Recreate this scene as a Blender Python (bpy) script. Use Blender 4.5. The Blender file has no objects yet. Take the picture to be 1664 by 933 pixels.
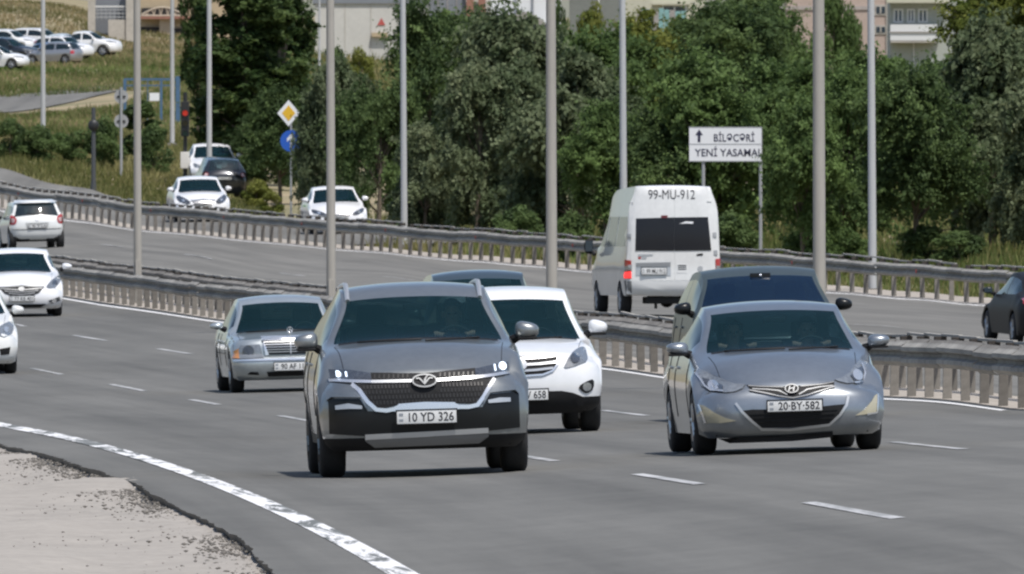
import bpy, bmesh, math, random
import numpy as np
from mathutils import Vector, Matrix, Euler
from mathutils.bvhtree import BVHTree

# ------------------------------------------------------------------ camera, world, sun
S = bpy.context.scene
C = S.collection
FOC = 28000.0            # focal length in photo pixels (photo is 1664 wide): a very long lens
YH = 350.0               # photo row of the camera's own height
CAM_H = 2.4              # camera height over the near carriageway
cam_d = bpy.data.cameras.new('camera')
cam = bpy.data.objects.new('camera', cam_d)
C.objects.link(cam)
S.camera = cam
cam_d.sensor_width = 36.0
cam_d.lens = FOC / 1664.0 * 36.0
cam_d.clip_start = 1.0
cam_d.clip_end = 9000.0
cam.location = (0, 0, CAM_H)
cam.rotation_euler = (math.pi / 2 - math.atan((466.5 - YH) / FOC), 0, 0)
cam_d.dof.use_dof = True
cam_d.dof.focus_distance = 170.0
cam_d.dof.aperture_fstop = 27.0

SUN_EL, SUN_AZ = math.radians(64), math.radians(148)     # azimuth from +Y (view direction) towards +X
wd = bpy.data.worlds.new('World')
S.world = wd
wd.use_nodes = True
nt = wd.node_tree
nt.nodes.clear()
sky = nt.nodes.new('ShaderNodeTexSky')
sky.sky_type = 'NISHITA'
sky.sun_disc = False
sky.sun_elevation = SUN_EL
sky.sun_rotation = SUN_AZ
sky.dust_density = 1.6
bg = nt.nodes.new('ShaderNodeBackground')
bg.inputs['Strength'].default_value = 0.11
wo = nt.nodes.new('ShaderNodeOutputWorld')
nt.links.new(sky.outputs[0], bg.inputs[0])
nt.links.new(bg.outputs[0], wo.inputs[0])
sun_d = bpy.data.lights.new('sun', 'SUN')
sun_d.energy = 3.6
sun_d.angle = math.radians(0.6)
sun_d.color = (1.0, 0.955, 0.89)
sun = bpy.data.objects.new('sun', sun_d)
C.objects.link(sun)
sd = Vector((math.sin(SUN_AZ) * math.cos(SUN_EL), math.cos(SUN_AZ) * math.cos(SUN_EL), math.sin(SUN_EL)))
sun.rotation_euler = sd.to_track_quat('Z', 'Y').to_euler()
S.view_settings.view_transform = 'Standard'
S.view_settings.look = 'None'
S.view_settings.exposure = 0.32
S.view_settings.gamma = 1.0
S.cycles.filter_width = 2.3
S.cycles.max_bounces = 6
S.cycles.transparent_max_bounces = 12
S.cycles.caustics_reflective = False
S.cycles.caustics_refractive = False

rng = random.Random(7)
nr = np.random.default_rng(11)

# ------------------------------------------------------------------ materials
MATS = {}
def _n(nt, t, **kw):
    n = nt.nodes.new(t)
    for k, v in kw.items():
        n.inputs[k].default_value = v
    return n

def mat(name, col, rough=0.6, metal=0.0, var=0.0, scale=4.0, coat=0.0, spec=0.5, bump=0.0, bscale=40.0, emit=None, coords='Object', stretch=None, col2=None):
    """principled material with an optional two-scale noise variation of its colour and a fine relief"""
    if name in MATS:
        return MATS[name]
    m = bpy.data.materials.new(name)
    m.use_nodes = True
    nt = m.node_tree
    b = nt.nodes['Principled BSDF']
    b.inputs['Base Color'].default_value = (*col, 1)
    b.inputs['Roughness'].default_value = rough
    b.inputs['Metallic'].default_value = metal
    b.inputs['Coat Weight'].default_value = coat
    b.inputs['Coat Roughness'].default_value = 0.06
    b.inputs['Specular IOR Level'].default_value = spec
    if emit:
        b.inputs['Emission Color'].default_value = (*emit[:3], 1)
        b.inputs['Emission Strength'].default_value = emit[3]
    if var > 0 or bump > 0:
        tc = nt.nodes.new('ShaderNodeTexCoord')
        src = tc.outputs[coords]
        if stretch:
            mp = nt.nodes.new('ShaderNodeMapping')
            mp.inputs['Scale'].default_value = stretch
            nt.links.new(src, mp.inputs[0])
            src = mp.outputs[0]
    if var > 0:
        n1 = _n(nt, 'ShaderNodeTexNoise', Scale=scale, Detail=6.0, Roughness=0.6)
        n2 = _n(nt, 'ShaderNodeTexNoise', Scale=scale * 7.3, Detail=4.0, Roughness=0.7)
        nt.links.new(src, n1.inputs['Vector'])
        nt.links.new(src, n2.inputs['Vector'])
        ad = nt.nodes.new('ShaderNodeMath'); ad.operation = 'ADD'
        nt.links.new(n1.outputs['Fac'], ad.inputs[0])
        nt.links.new(n2.outputs['Fac'], ad.inputs[1])
        mr = _n(nt, 'ShaderNodeMapRange')
        mr.inputs['From Min'].default_value = 0.7
        mr.inputs['From Max'].default_value = 1.3
        nt.links.new(ad.outputs[0], mr.inputs['Value'])
        mx = nt.nodes.new('ShaderNodeMix'); mx.data_type = 'RGBA'
        ca = [max(0, c * (1 - var)) for c in col]
        cb = list(col2) if col2 else [min(1, c * (1 + var)) for c in col]
        mx.inputs['A'].default_value = (*ca, 1)
        mx.inputs['B'].default_value = (*cb, 1)
        nt.links.new(mr.outputs[0], mx.inputs['Factor'])
        nt.links.new(mx.outputs['Result'], b.inputs['Base Color'])
    if bump > 0:
        n3 = _n(nt, 'ShaderNodeTexNoise', Scale=bscale, Detail=5.0)
        nt.links.new(src, n3.inputs['Vector'])
        bp = _n(nt, 'ShaderNodeBump', Strength=bump, Distance=0.02)
        nt.links.new(n3.outputs['Fac'], bp.inputs['Height'])
        nt.links.new(bp.outputs[0], b.inputs['Normal'])
    MATS[name] = m
    return m

def leaf_mat(name, tint=(1, 1, 1)):
    """leaves: colour of each leaf from its mesh attribute, a little light let through"""
    if name in MATS:
        return MATS[name]
    m = bpy.data.materials.new(name)
    m.use_nodes = True
    nt = m.node_tree
    b = nt.nodes['Principled BSDF']
    at = nt.nodes.new('ShaderNodeAttribute')
    at.attribute_name = 'tint'
    nt.links.new(at.outputs['Color'], b.inputs['Base Color'])
    b.inputs['Roughness'].default_value = 0.62
    b.inputs['Specular IOR Level'].default_value = 0.16
    tr = nt.nodes.new('ShaderNodeBsdfTranslucent')
    nt.links.new(at.outputs['Color'], tr.inputs['Color'])
    mx = nt.nodes.new('ShaderNodeMixShader')
    mx.inputs[0].default_value = 0.44
    nt.links.new(b.outputs[0], mx.inputs[1])
    nt.links.new(tr.outputs[0], mx.inputs[2])
    nt.links.new(mx.outputs[0], nt.nodes['Material Output'].inputs['Surface'])
    MATS[name] = m
    return m

def glass_mat(name, tint, clear=0.35, refl=0.5):
    """tinted car glass: partly see-through, with a mirror-like surface"""
    if name in MATS:
        return MATS[name]
    m = bpy.data.materials.new(name)
    m.use_nodes = True
    nt = m.node_tree
    b = nt.nodes['Principled BSDF']
    b.inputs['Base Color'].default_value = (*tint, 1)
    b.inputs['Roughness'].default_value = 0.04
    b.inputs['Specular IOR Level'].default_value = refl
    tr = nt.nodes.new('ShaderNodeBsdfTransparent')
    tr.inputs['Color'].default_value = (0.58, 0.77, 0.79, 1)
    mx = nt.nodes.new('ShaderNodeMixShader')
    mx.inputs[0].default_value = clear
    nt.links.new(b.outputs[0], mx.inputs[1])
    nt.links.new(tr.outputs[0], mx.inputs[2])
    nt.links.new(mx.outputs[0], nt.nodes['Material Output'].inputs['Surface'])
    MATS[name] = m
    return m

# ------------------------------------------------------------------ object helpers
def link(name, me, m=None, parent=None, smooth=False, sharp=40):
    if m is not None:
        me.materials.clear()
        for q in (m if isinstance(m, (list, tuple)) else [m]):
            me.materials.append(q)
    if smooth:
        me.polygons.foreach_set('use_smooth', [True] * len(me.polygons))
        me.set_sharp_from_angle(angle=math.radians(sharp))
    o = bpy.data.objects.new(name, me)
    C.objects.link(o)
    if parent is not None:
        o.parent = parent
    return o

def bm_obj(name, bm, m, parent=None, smooth=False, sharp=40):
    me = bpy.data.meshes.new(name)
    bm.to_mesh(me)
    bm.free()
    return link(name, me, m, parent, smooth, sharp)

def tag(o, label=None, cat=None, group=None, kind=None):
    if label: o['label'] = label
    if cat: o['category'] = cat
    if group: o['group'] = group
    if kind: o['kind'] = kind
    return o

def thing(name, label, cat, loc, rot=(0, 0, 0), group=None):
    o = bpy.data.objects.new(name, None)
    o.empty_display_size = 0.3
    C.objects.link(o)
    o.location = loc
    o.rotation_euler = rot
    return tag(o, label, cat, group)

def copy_tree(o, parent=None):
    c = o.copy()
    C.objects.link(c)
    if parent is not None:
        c.parent = parent
    for ch in list(o.children):
        copy_tree(ch, c)
    return c

def box(bm, lo, hi, bev=0.0):
    r = bmesh.ops.create_cube(bm, size=1.0)
    vs = r['verts']
    for v in vs:
        v.co = Vector([lo[k] + (v.co[k] + 0.5) * (hi[k] - lo[k]) for k in range(3)])
    if bev > 0:
        es = list({e for v in vs for e in v.link_edges})
        bmesh.ops.bevel(bm, geom=es, offset=bev, segments=2, affect='EDGES', profile=0.6)

def tube(bm, pts, rads, n=10, cap=True):
    rings = []
    pts = [Vector(p) for p in pts]
    for i, p in enumerate(pts):
        d = (pts[min(i + 1, len(pts) - 1)] - pts[max(i - 1, 0)]).normalized()
        a = Vector((0, 0, 1)) if abs(d.z) < 0.9 else Vector((0, 1, 0))
        s = d.cross(a).normalized()
        t = s.cross(d).normalized()
        r = rads[i] if isinstance(rads, (list, tuple)) else rads
        rings.append([bm.verts.new(p + (s * math.cos(2 * math.pi * k / n) + t * math.sin(2 * math.pi * k / n)) * r) for k in range(n)])
    for a, b in zip(rings[:-1], rings[1:]):
        for k in range(n):
            bm.faces.new((a[k], a[(k + 1) % n], b[(k + 1) % n], b[k]))
    if cap:
        bm.faces.new(rings[0][::-1])
        bm.faces.new(rings[-1])

def np_mesh(name, verts, faces, uv=None):
    """fast mesh from numpy arrays; all faces have the same number of corners"""
    me = bpy.data.meshes.new(name)
    verts = np.asarray(verts, np.float32)
    faces = np.asarray(faces, np.int32)
    nf, k = faces.shape
    me.vertices.add(len(verts))
    me.vertices.foreach_set('co', verts.ravel())
    me.loops.add(nf * k)
    me.loops.foreach_set('vertex_index', faces.ravel())
    me.polygons.add(nf)
    me.polygons.foreach_set('loop_start', np.arange(nf, dtype=np.int32) * k)
    me.polygons.foreach_set('loop_total', np.full(nf, k, np.int32))
    if uv is not None:
        l = me.uv_layers.new(name='UVMap')
        l.data.foreach_set('uv', np.asarray(uv, np.float32)[faces.ravel()].ravel())
    me.update()
    me.validate()
    return me

def grid_faces(nrow, ncol):
    i = np.arange(nrow - 1)[:, None] * ncol + np.arange(ncol - 1)[None, :]
    i = i.ravel()
    return np.stack([i, i + 1, i + ncol + 1, i + ncol], 1)

_fonts = {}
def text_mesh(txt, height, bold=0.0, width=None, depth=0.004):
    """lettering as a mesh in the XZ plane facing -Y, centred, cap height = height"""
    cu = bpy.data.curves.new('lettering', 'FONT')
    cu.body = txt
    cu.size = 1.0
    cu.extrude = 0.0
    cu.offset = bold
    cu.resolution_u = 3
    o = bpy.data.objects.new('lettering', cu)
    C.objects.link(o)
    dg = bpy.context.evaluated_depsgraph_get()
    me = bpy.data.meshes.new_from_object(o.evaluated_get(dg))
    bpy.data.objects.remove(o)
    bpy.data.curves.remove(cu)
    co = np.empty(len(me.vertices) * 3, np.float32)
    me.vertices.foreach_get('co', co)
    co = co.reshape(-1, 3)
    sc = height / 0.70
    w = co[:, 0].max() - co[:, 0].min()
    sx = sc if width is None else width / w
    out = np.zeros_like(co)
    out[:, 0] = (co[:, 0] - (co[:, 0].max() + co[:, 0].min()) / 2) * sx
    out[:, 2] = (co[:, 1] - 0.35) * sc
    me.vertices.foreach_set('co', out.ravel())
    me.update()
    return me

def pchip(x, y, t):
    """monotone cubic interpolation of y (n,k) at t"""
    x = np.asarray(x, float); y = np.asarray(y, float)
    one = y.ndim == 1
    if one: y = y[:, None]
    h = np.diff(x)[:, None]
    d = np.diff(y, axis=0) / h
    m = np.zeros_like(y)
    m[0], m[-1] = d[0], d[-1]
    for i in range(1, len(x) - 1):
        ok = d[i - 1] * d[i] > 0
        w1 = 2 * h[i] + h[i - 1]; w2 = h[i] + 2 * h[i - 1]
        with np.errstate(divide='ignore', invalid='ignore'):
            hm = (w1 + w2) / (w1 / d[i - 1] + w2 / d[i])
        m[i] = np.where(ok, hm, 0)
    t = np.clip(np.asarray(t, float), x[0], x[-1])
    k = np.clip(np.searchsorted(x, t, side='right') - 1, 0, len(x) - 2)
    hh = (x[k + 1] - x[k])[:, None]
    q = ((t - x[k]) / (x[k + 1] - x[k]))[:, None]
    r = (2 * q**3 - 3 * q**2 + 1) * y[k] + (q**3 - 2 * q**2 + q) * hh * m[k] + (-2 * q**3 + 3 * q**2) * y[k + 1] + (q**3 - q**2) * hh * m[k + 1]
    return r[:, 0] if one else r

# ------------------------------------------------------------------ survey of the site
# (photo column, photo row, pixels per metre there): bearings and sizes read off the photograph, turned into metres once
def near_med(Y):                      # kerb line of the median, near carriageway: X at distance Y
    return np.polyval([-1.03752928e-04, -2.32144299e-02, 1.46381655e+01], np.clip(Y, 60, 460)) + np.where(Y > 460, -(Y - 460) * 0.119, 0)
_M = np.polyfit([1664, 1440, 985, 340, 105], [672, 652, 605, 522, 488], 3)
_L1 = np.polyfit([1460, 1310, 1137, 1035, 902, 865, 490, 455, 355, 310, 235, 180, 100, 50], [840, 822, 786, 773, 747, 741, 683, 679, 658, 651, 634, 626, 607, 599], 3)
_L2 = np.polyfit([1565, 1450, 1020, 980, 312, 250, 172, 120], [731, 719, 673, 667, 575, 567, 552, 545], 3)
_E = np.polyfit([-150, 0, 90, 180, 270, 360, 440, 540, 660], [668, 692, 708, 730, 755, 785, 820, 880, 933], 3)
_R = np.polyfit([1664, 1600, 1440, 940, 800, 560, 350, 105, 0], [512, 505, 487, 446, 432, 405, 380, 365, 357], 3)
_D = ([359, 412, 459, 491, 560], [7.67, -2.8, -8.4, -11.4, -17.6])
def far_dash(Y):                      # lane line of the far carriageway
    Y = np.asarray(Y, float)
    b = pchip(*_D, Y.ravel()).reshape(Y.shape)
    return b + np.where(Y < 359, (359 - Y) * 0.215, 0) - np.where(Y > 560, (Y - 560) * 0.09, 0)
def far_rail(Y):                      # outer edge line of the far carriageway
    return 10.97 + 0.159 * (400 - np.asarray(Y, float))
CTRL = []
for s in (250, 230, 210, 195, 182, 170, 155, 140, 125, 112, 100, 90, 80, 74, 68):
    Y = FOC / s
    for off, pf in ((0, _M), (3.7, _L2), (7.4, _L1), (11.1, _E)):
        x = 832 + s * (float(near_med(Y)) - off)
        if -120 < x < 1760:
            y = float(np.polyval(pf, x))
            CTRL.append((x, y, s))
            if off == 0:
                CTRL.append((x + 1.6 * s, y - 0.10 * s, s))
            if off > 11:
                CTRL.append((x - 5 * s, y + 0.08 * s, s))
_rail_s = np.array([380, 400, 425, 450, 475, 500, 525, 550, 570.])
_rail_x = 832 + FOC / _rail_s * (far_rail(_rail_s) + 0.4)
_railz = np.polyfit(_rail_s, CAM_H - (np.polyval(_R, np.clip(_rail_x, 0, 1700)) - 3 - YH) / (FOC / _rail_s), 2)
def _add(X, Y, z):
    CTRL.append((832 + X * FOC / Y, YH + (CAM_H - z) * FOC / Y, FOC / Y))
for Y in (392, 402, 412, 422, 434, 446, 460, 480, 500, 520, 540, 560, 580):
    xr = float(far_rail(Y)); z = float(np.polyval(_railz, Y)); gq = min(1, max(0, (540 - Y) / 40))
    for dx, dzv in ((-3, 0), (-1.2, 0), (0.4, 0), (1.7, .03), (4.5, .25 * gq + .02), (9, .6 * gq + .1), (16, 1.1 * gq + .3)):
        _add(xr + dx, Y, z + dzv)
CTRL += [(180, 397, 57), (320, 413, 61), (640, 448, 68), (1430, 528, 78), (1092, 510, 77), (65, 402, 57), (1700, 555, 83),
         (355, 303, 45.5), (197, 290, 44), (150, 303, 47),
         (280, 232, 40), (66, 208, 36), (40, 268, 44), (0, 276, 46), (20, 172, 30), (90, 165, 30), (150, 108, 25),
         (20, 112, 26), (100, 97, 23.6), (100, 90, 22.6), (0, 97, 23), (200, 88, 23), (0, 25, 20), (110, 25, 20), (190, 60, 20), (240, 64, 20), (330, 70, 20), (420, 110, 24), (600, 95, 20), (760, 98, 20),
         (832, 205, 32), (1360, 130, 26), (1300, 185, 34), (1500, 150, 27),
         (1640, 185, 30), (832, 30, 14), (0, -10, 15), (1664, 40, 15), (-500, 290, 46), (2200, 440, 58), (-500, 60, 20), (2200, 100, 20)]
_c = np.array(CTRL, float)
_cu = np.stack([(_c[:, 0] - 832) / 832, np.log(_c[:, 2])], 1)
_cz = CAM_H - (_c[:, 1] - YH) / _c[:, 2]
def _tps(r2):
    return np.where(r2 > 1e-12, 0.5 * r2 * np.log(np.maximum(r2, 1e-12)), 0)
def _fit():
    n = len(_cu)
    K = _tps(((_cu[:, None] - _cu[None]) ** 2).sum(-1)) + np.eye(n) * 4e-3
    P = np.c_[np.ones(n), _cu]
    A = np.block([[K, P], [P.T, np.zeros((3, 3))]])
    return np.linalg.solve(A, np.r_[_cz, 0, 0, 0])
_w = _fit()
def ground(X, Y):
    """height of the site's surface at X, Y"""
    X = np.asarray(X, float); Y = np.asarray(Y, float)
    sh = np.broadcast(X, Y).shape
    X, Y = np.broadcast_to(X, sh).ravel(), np.broadcast_to(Y, sh).ravel()
    Yc = np.clip(Y, 100, 2300)
    u = np.clip(X / Yc * FOC / 832, -1.7, 1.7)
    v = np.log(FOC / Yc)
    out = np.empty(len(X))
    for a in range(0, len(X), 20000):
        uu = np.stack([u[a:a + 20000], v[a:a + 20000]], 1)
        r2 = ((uu[:, None] - _cu[None]) ** 2).sum(-1)
        out[a:a + 20000] = _tps(r2) @ _w[:-3] + _w[-3] + uu @ _w[-2:]
    return out.reshape(sh)
def gz(X, Y):
    return float(ground(X, Y))
def spot(x, s, dz=0.0):
    """ground point on the bearing of photo column x at the distance where a metre measures s pixels"""
    Y = FOC / s
    X = (x - 832) / s
    return Vector((X, Y, gz(X, Y) + dz))

# ------------------------------------------------------------------ ground, roads, markings
M_ground = mat('earth_and_dry_grass', (0.17, 0.185, 0.07), 0.95, var=0.4, scale=0.09, col2=(0.35, 0.27, 0.17), bump=0.4, bscale=3)
def asphalt_mat(name, col):
    m = mat(name, col, 0.82, var=0.10, scale=0.9, bump=0.25, bscale=60, spec=0.35)
    nt = m.node_tree
    b = nt.nodes['Principled BSDF']
    # wear bands along the lanes and patches of older surface, in lane coordinates (metres)
    uv = nt.nodes.new('ShaderNodeUVMap')
    mp = nt.nodes.new('ShaderNodeMapping')
    mp.inputs['Scale'].default_value = (1.1, 0.012, 1)
    nz = _n(nt, 'ShaderNodeTexNoise', Scale=1.0, Detail=5.0, Roughness=0.65)
    mp2 = nt.nodes.new('ShaderNodeMapping')
    mp2.inputs['Scale'].default_value = (0.5, 0.05, 1)
    nz2 = _n(nt, 'ShaderNodeTexNoise', Scale=1.0, Detail=6.0, Roughness=0.7)
    nt.links.new(uv.outputs[0], mp.inputs[0]); nt.links.new(mp.outputs[0], nz.inputs['Vector'])
    nt.links.new(uv.outputs[0], mp2.inputs[0]); nt.links.new(mp2.outputs[0], nz2.inputs['Vector'])
    ad = nt.nodes.new('ShaderNodeMath'); ad.operation = 'ADD'
    nt.links.new(nz.outputs['Fac'], ad.inputs[0]); nt.links.new(nz2.outputs['Fac'], ad.inputs[1])
    mr = _n(nt, 'ShaderNodeMapRange')
    mr.inputs['From Min'].default_value = 0.65; mr.inputs['From Max'].default_value = 1.35
    mr.inputs['To Min'].default_value = 0.66; mr.inputs['To Max'].default_value = 1.34
    # rubber polished into two wheel tracks per lane
    sx = nt.nodes.new('ShaderNodeSeparateXYZ'); nt.links.new(uv.outputs[0], sx.inputs[0])
    m1 = nt.nodes.new('ShaderNodeMath'); m1.operation = 'MULTIPLY'; m1.inputs[1].default_value = 2 * math.pi / 1.85
    m2 = nt.nodes.new('ShaderNodeMath'); m2.operation = 'SINE'
    m3 = nt.nodes.new('ShaderNodeMath'); m3.operation = 'MULTIPLY_ADD'; m3.inputs[1].default_value = 0.045
    nt.links.new(sx.outputs['X'], m1.inputs[0]); nt.links.new(m1.outputs[0], m2.inputs[0]); nt.links.new(m2.outputs[0], m3.inputs[0]); nt.links.new(ad.outputs[0], m3.inputs[2])
    nt.links.new(m3.outputs[0], mr.inputs['Value'])
    old = b.inputs['Base Color'].links[0].from_socket
    mu = nt.nodes.new('ShaderNodeMix'); mu.data_type = 'RGBA'; mu.blend_type = 'MULTIPLY'
    mu.inputs['Factor'].default_value = 1.0
    nt.links.new(old, mu.inputs['A']); nt.links.new(mr.outputs[0], mu.inputs['B'])
    nt.links.new(mu.outputs['Result'], b.inputs['Base Color'])
    return m
M_asph = asphalt_mat('asphalt_near', (0.120, 0.118, 0.110))
M_asph2 = asphalt_mat('asphalt_far', (0.142, 0.137, 0.125))
M_paint = mat('road_paint', (0.66, 0.66, 0.66), 0.7, var=0.22, scale=2.2)
def worn_paint(name, lo, hi, seed, c=0.70):
    """white road paint rubbed off in places: bare asphalt shows where the noise runs high"""
    m = mat(name, (c, c, c * 1.01), 0.7, var=0.12, scale=3)
    nt = m.node_tree
    b = nt.nodes['Principled BSDF']
    uv = nt.nodes.new('ShaderNodeUVMap')
    mp = nt.nodes.new('ShaderNodeMapping')
    mp.inputs['Scale'].default_value = (3.2, 0.22, 1)
    mp.inputs['Location'].default_value = (seed, seed * 1.7, 0)
    nz = _n(nt, 'ShaderNodeTexNoise', Scale=1.0, Detail=7.0, Roughness=0.72, Distortion=0.8)
    nt.links.new(uv.outputs[0], mp.inputs[0]); nt.links.new(mp.outputs[0], nz.inputs['Vector'])
    mr = _n(nt, 'ShaderNodeMapRange')
    mr.inputs['From Min'].default_value = lo; mr.inputs['From Max'].default_value = hi
    nt.links.new(nz.outputs['Fac'], mr.inputs['Value'])
    old = b.inputs['Base Color'].links[0].from_socket
    mu = nt.nodes.new('ShaderNodeMix'); mu.data_type = 'RGBA'
    mu.inputs['B'].default_value = (0.13, 0.135, 0.13, 1)
    nt.links.new(mr.outputs[0], mu.inputs['Factor']); nt.links.new(old, mu.inputs['A'])
    nt.links.new(mu.outputs['Result'], b.inputs['Base Color'])
    return m
M_paint_worn = worn_paint('edge_paint_worn', 0.485, 0.55, 3.1)
M_dash = worn_paint('lane_paint_worn', 0.40, 0.64, 1.3, .46)
M_sand = mat('sandy_dirt', (0.305, 0.28, 0.25), 0.95, var=0.16, scale=1.1, bump=0.5, bscale=9)
M_dust = mat('dusty_concrete', (0.34, 0.305, 0.265), 0.95, var=0.22, scale=0.7, bump=0.3, bscale=8)

def sheet(name, Xa, Xb, Y0, Y1, dy, ncol, dz, m, skirt=0.0, jag=None):
    """strip of surface between the lines Xa(Y) and Xb(Y); uv = (metres across, metres along)"""
    Y = np.arange(Y0, Y1 + dy * 0.5, dy)
    a = np.asarray(Xa(Y), float) * np.ones_like(Y); b = np.asarray(Xb(Y), float) * np.ones_like(Y)
    if jag is not None:
        a = a + jag(Y)
    q = np.linspace(0, 1, ncol)
    X = a[:, None] + (b - a)[:, None] * q
    YY = np.repeat(Y[:, None], ncol, 1)
    Z = ground(X, YY) + dz
    if skirt:
        X = np.c_[X[:, :1] + 0.03, X]; YY = np.c_[YY[:, :1], YY]; Z = np.c_[Z[:, :1] - skirt, Z]
        ncol += 1
    ref = near_med(YY) if 'far' not in name else far_dash(YY)
    v = np.stack([X, YY, Z], -1).reshape(-1, 3)
    uv = np.stack([X - ref, YY], -1).reshape(-1, 2)
    me = np_mesh(name, v, grid_faces(len(Y), ncol), uv)
    o = link(name, me, m, smooth=True)
    return tag(o, kind='structure')

# one ground sheet out to the horizon
sv = np.exp(np.concatenate([np.linspace(math.log(300), math.log(14), 620), np.linspace(math.log(14), math.log(FOC / 8500), 40)[1:]]))
uu = np.concatenate([np.linspace(-6, -1.5, 12)[:-1], np.linspace(-1.5, 1.5, 200), np.linspace(1.5, 6, 12)[1:]])
Yg = FOC / sv
Xg = Yg[:, None] * uu[None] * 832 / FOC
YYg = np.repeat(Yg[:, None], len(uu), 1)
Zg = ground(Xg, YYg) - 0.10 - 0.3 * np.clip((350 - YYg) / 25, 0, 1)
tag(link('ground', np_mesh('ground', np.stack([Xg, YYg, Zg], -1).reshape(-1, 3), grid_faces(len(sv), len(uu))[:, ::-1]), M_ground, smooth=True), kind='structure')

def jag_edge(Y):
    q = np.random.default_rng(5)
    n = np.convolve(q.normal(size=len(Y) + 40), np.ones(41) / 41 * 2.2, 'valid')[:len(Y)]
    return n * 0.13 + q.normal(size=len(Y)) * 0.010
EDGE = 11.1
sheet('near_carriageway', lambda Y: near_med(Y) - EDGE - 0.80, lambda Y: near_med(Y) + 0.3, 95, 520, 0.35, 22, 0, M_asph, skirt=0.07, jag=jag_edge)
sheet('far_carriageway', lambda Y: near_med(Y) + 1.7, lambda Y: far_rail(Y) + 0.15, 150, 640, 2.0, 24, 0.0, M_asph2)
sheet('median_strip', lambda Y: near_med(Y) + 0.3, lambda Y: near_med(Y) + 1.7, 95, 560, 1.0, 5, 0.006, M_dust)
sheet('verge_strip', lambda Y: far_rail(Y) + 0.15, lambda Y: far_rail(Y) + 1.6, 300, 640, 1.0, 5, 0.006, M_dust)
# dirt shoulder with its own unevenness
def dirt():
    Y = np.arange(95, 330, 0.3); n = 70
    q = np.linspace(0, 1, n) ** 1.6
    a = near_med(Y) - EDGE - 0.55
    X = a[:, None] - 16 * q[None]
    YY = np.repeat(Y[:, None], n, 1)
    d = np.random.default_rng(3)
    Z = ground(X, YY) - 0.075 + 0.05 * q[None] ** 0.5 + d.normal(size=X.shape) * 0.006
    for k in range(26):
        fx, fy, ph = d.normal() * 2.2, d.normal() * 0.5, d.uniform(0, 6.3)
        Z += 0.008 * np.sin(X * fx + YY * fy + ph)
    me = np_mesh('dirt_shoulder', np.stack([X, YY, Z], -1).reshape(-1, 3), grid_faces(len(Y), n)[:, ::-1])
    tag(link('dirt_shoulder', me, M_sand, smooth=True), kind='structure')
    # loose stones and crumbled asphalt
    vs, fs = [], []
    def stone(x, y, z, r):
        b = len(vs)
        for p in ((1, 0, 0), (-1, 0, 0), (0, 1, 0), (0, -1, 0), (0, 0, 1), (0, 0, -1)):
            j = d.uniform(0.6, 1.2, 3)
            vs.append((x + p[0] * r * j[0] * 1.4, y + p[1] * r * j[1] * 1.6, z + p[2] * r * j[2] * 0.7))
        for t in ((0, 2, 4), (2, 1, 4), (1, 3, 4), (3, 0, 4), (2, 0, 5), (1, 2, 5), (3, 1, 5), (0, 3, 5)):
            fs.append((b + t[0], b + t[1], b + t[2]))
    ys = d.uniform(100, 300, 1500)
    xs = near_med(ys) - EDGE - 0.95 - d.exponential(1.6, 1500)
    zs = ground(xs, ys) - 0.05
    for x, y, z in zip(xs, ys, zs):
        stone(x, y, z, d.choice([0.005, 0.008, 0.013, 0.02], p=[.45, .35, .16, .04]))
    m1 = mat('loose_stone', (0.17, 0.155, 0.14), 0.9, var=0.3, scale=3)
    tag(link('gravel', np_mesh('gravel', vs, fs), m1), kind='stuff')
    vs, fs = [], []
    ys = d.uniform(98, 300, 9000)
    xs = near_med(ys) - EDGE - 0.80 - np.abs(d.normal(0, 0.24, 9000)) + 0.10
    zs = ground(xs, ys) - 0.05
    for x, y, z in zip(xs, ys, zs):
        stone(x, y, z, d.choice([0.006, 0.011, 0.019], p=[.5, .38, .12]))
    tag(link('asphalt_rubble', np_mesh('asphalt_rubble', vs, fs), mat('broken_asphalt', (0.16, 0.148, 0.132), 0.9, var=0.3, scale=3)), kind='stuff')
dirt()

def stripe(name, line, off, wid, Y0, Y1, m, dz=0.006, dy=1.0):
    n = max(3, int((Y1 - Y0) / dy))
    Y = np.linspace(Y0, Y1, n)
    c = np.asarray(line(Y), float) - off
    X = np.stack([c - wid / 2, c, c + wid / 2], 1)
    YY = np.repeat(Y[:, None], 3, 1)
    Z = ground(X, YY) + dz
    me = np_mesh(name, np.stack([X, YY, Z], -1).reshape(-1, 3), grid_faces(n, 3), np.stack([X - c[:, None], YY], -1).reshape(-1, 2))
    return tag(link(name, me, m), kind='structure')
stripe('road_marking', near_med, EDGE, 0.21, 96, 330, M_paint_worn)
stripe('road_marking', near_med, 0.0, 0.15, 96, 500, M_paint)
stripe('road_marking', lambda Y: far_rail(Y), 0.0, 0.16, 320, 620, M_paint)
L1D = [(80, 89), (102, 110.5), (123.8, 133.4), (146.7, 155.4), (167.8, 176), (190, 198.5), (213.5, 221.3), (236, 243), (255.1, 264.5), (278.6, 287.8), (300.5, 309), (322, 331)]
L2D = [(143, 151.5), (164.5, 173), (187.5, 195.5), (208, 215.2), (233, 241), (256, 264), (279.5, 288), (303.1, 312), (326.4, 335.6), (350, 357), (372, 380), (395, 403)]
for off, L in ((7.4, L1D), (3.7, L2D)):
    for a, b in L:
        if a > 94: stripe('lane_dash', near_med, off, 0.115, a, b, M_dash)
for a, b in [(336, 340.5), (357.2, 361.6), (382, 386.5), (408.3, 413.8), (429.7, 435.5), (454.2, 462.9), (486.4, 495.4), (520, 528)]:
    stripe('lane_dash', lambda Y: far_dash(Y), 0.0, 0.12, a, b, M_dash)
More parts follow.
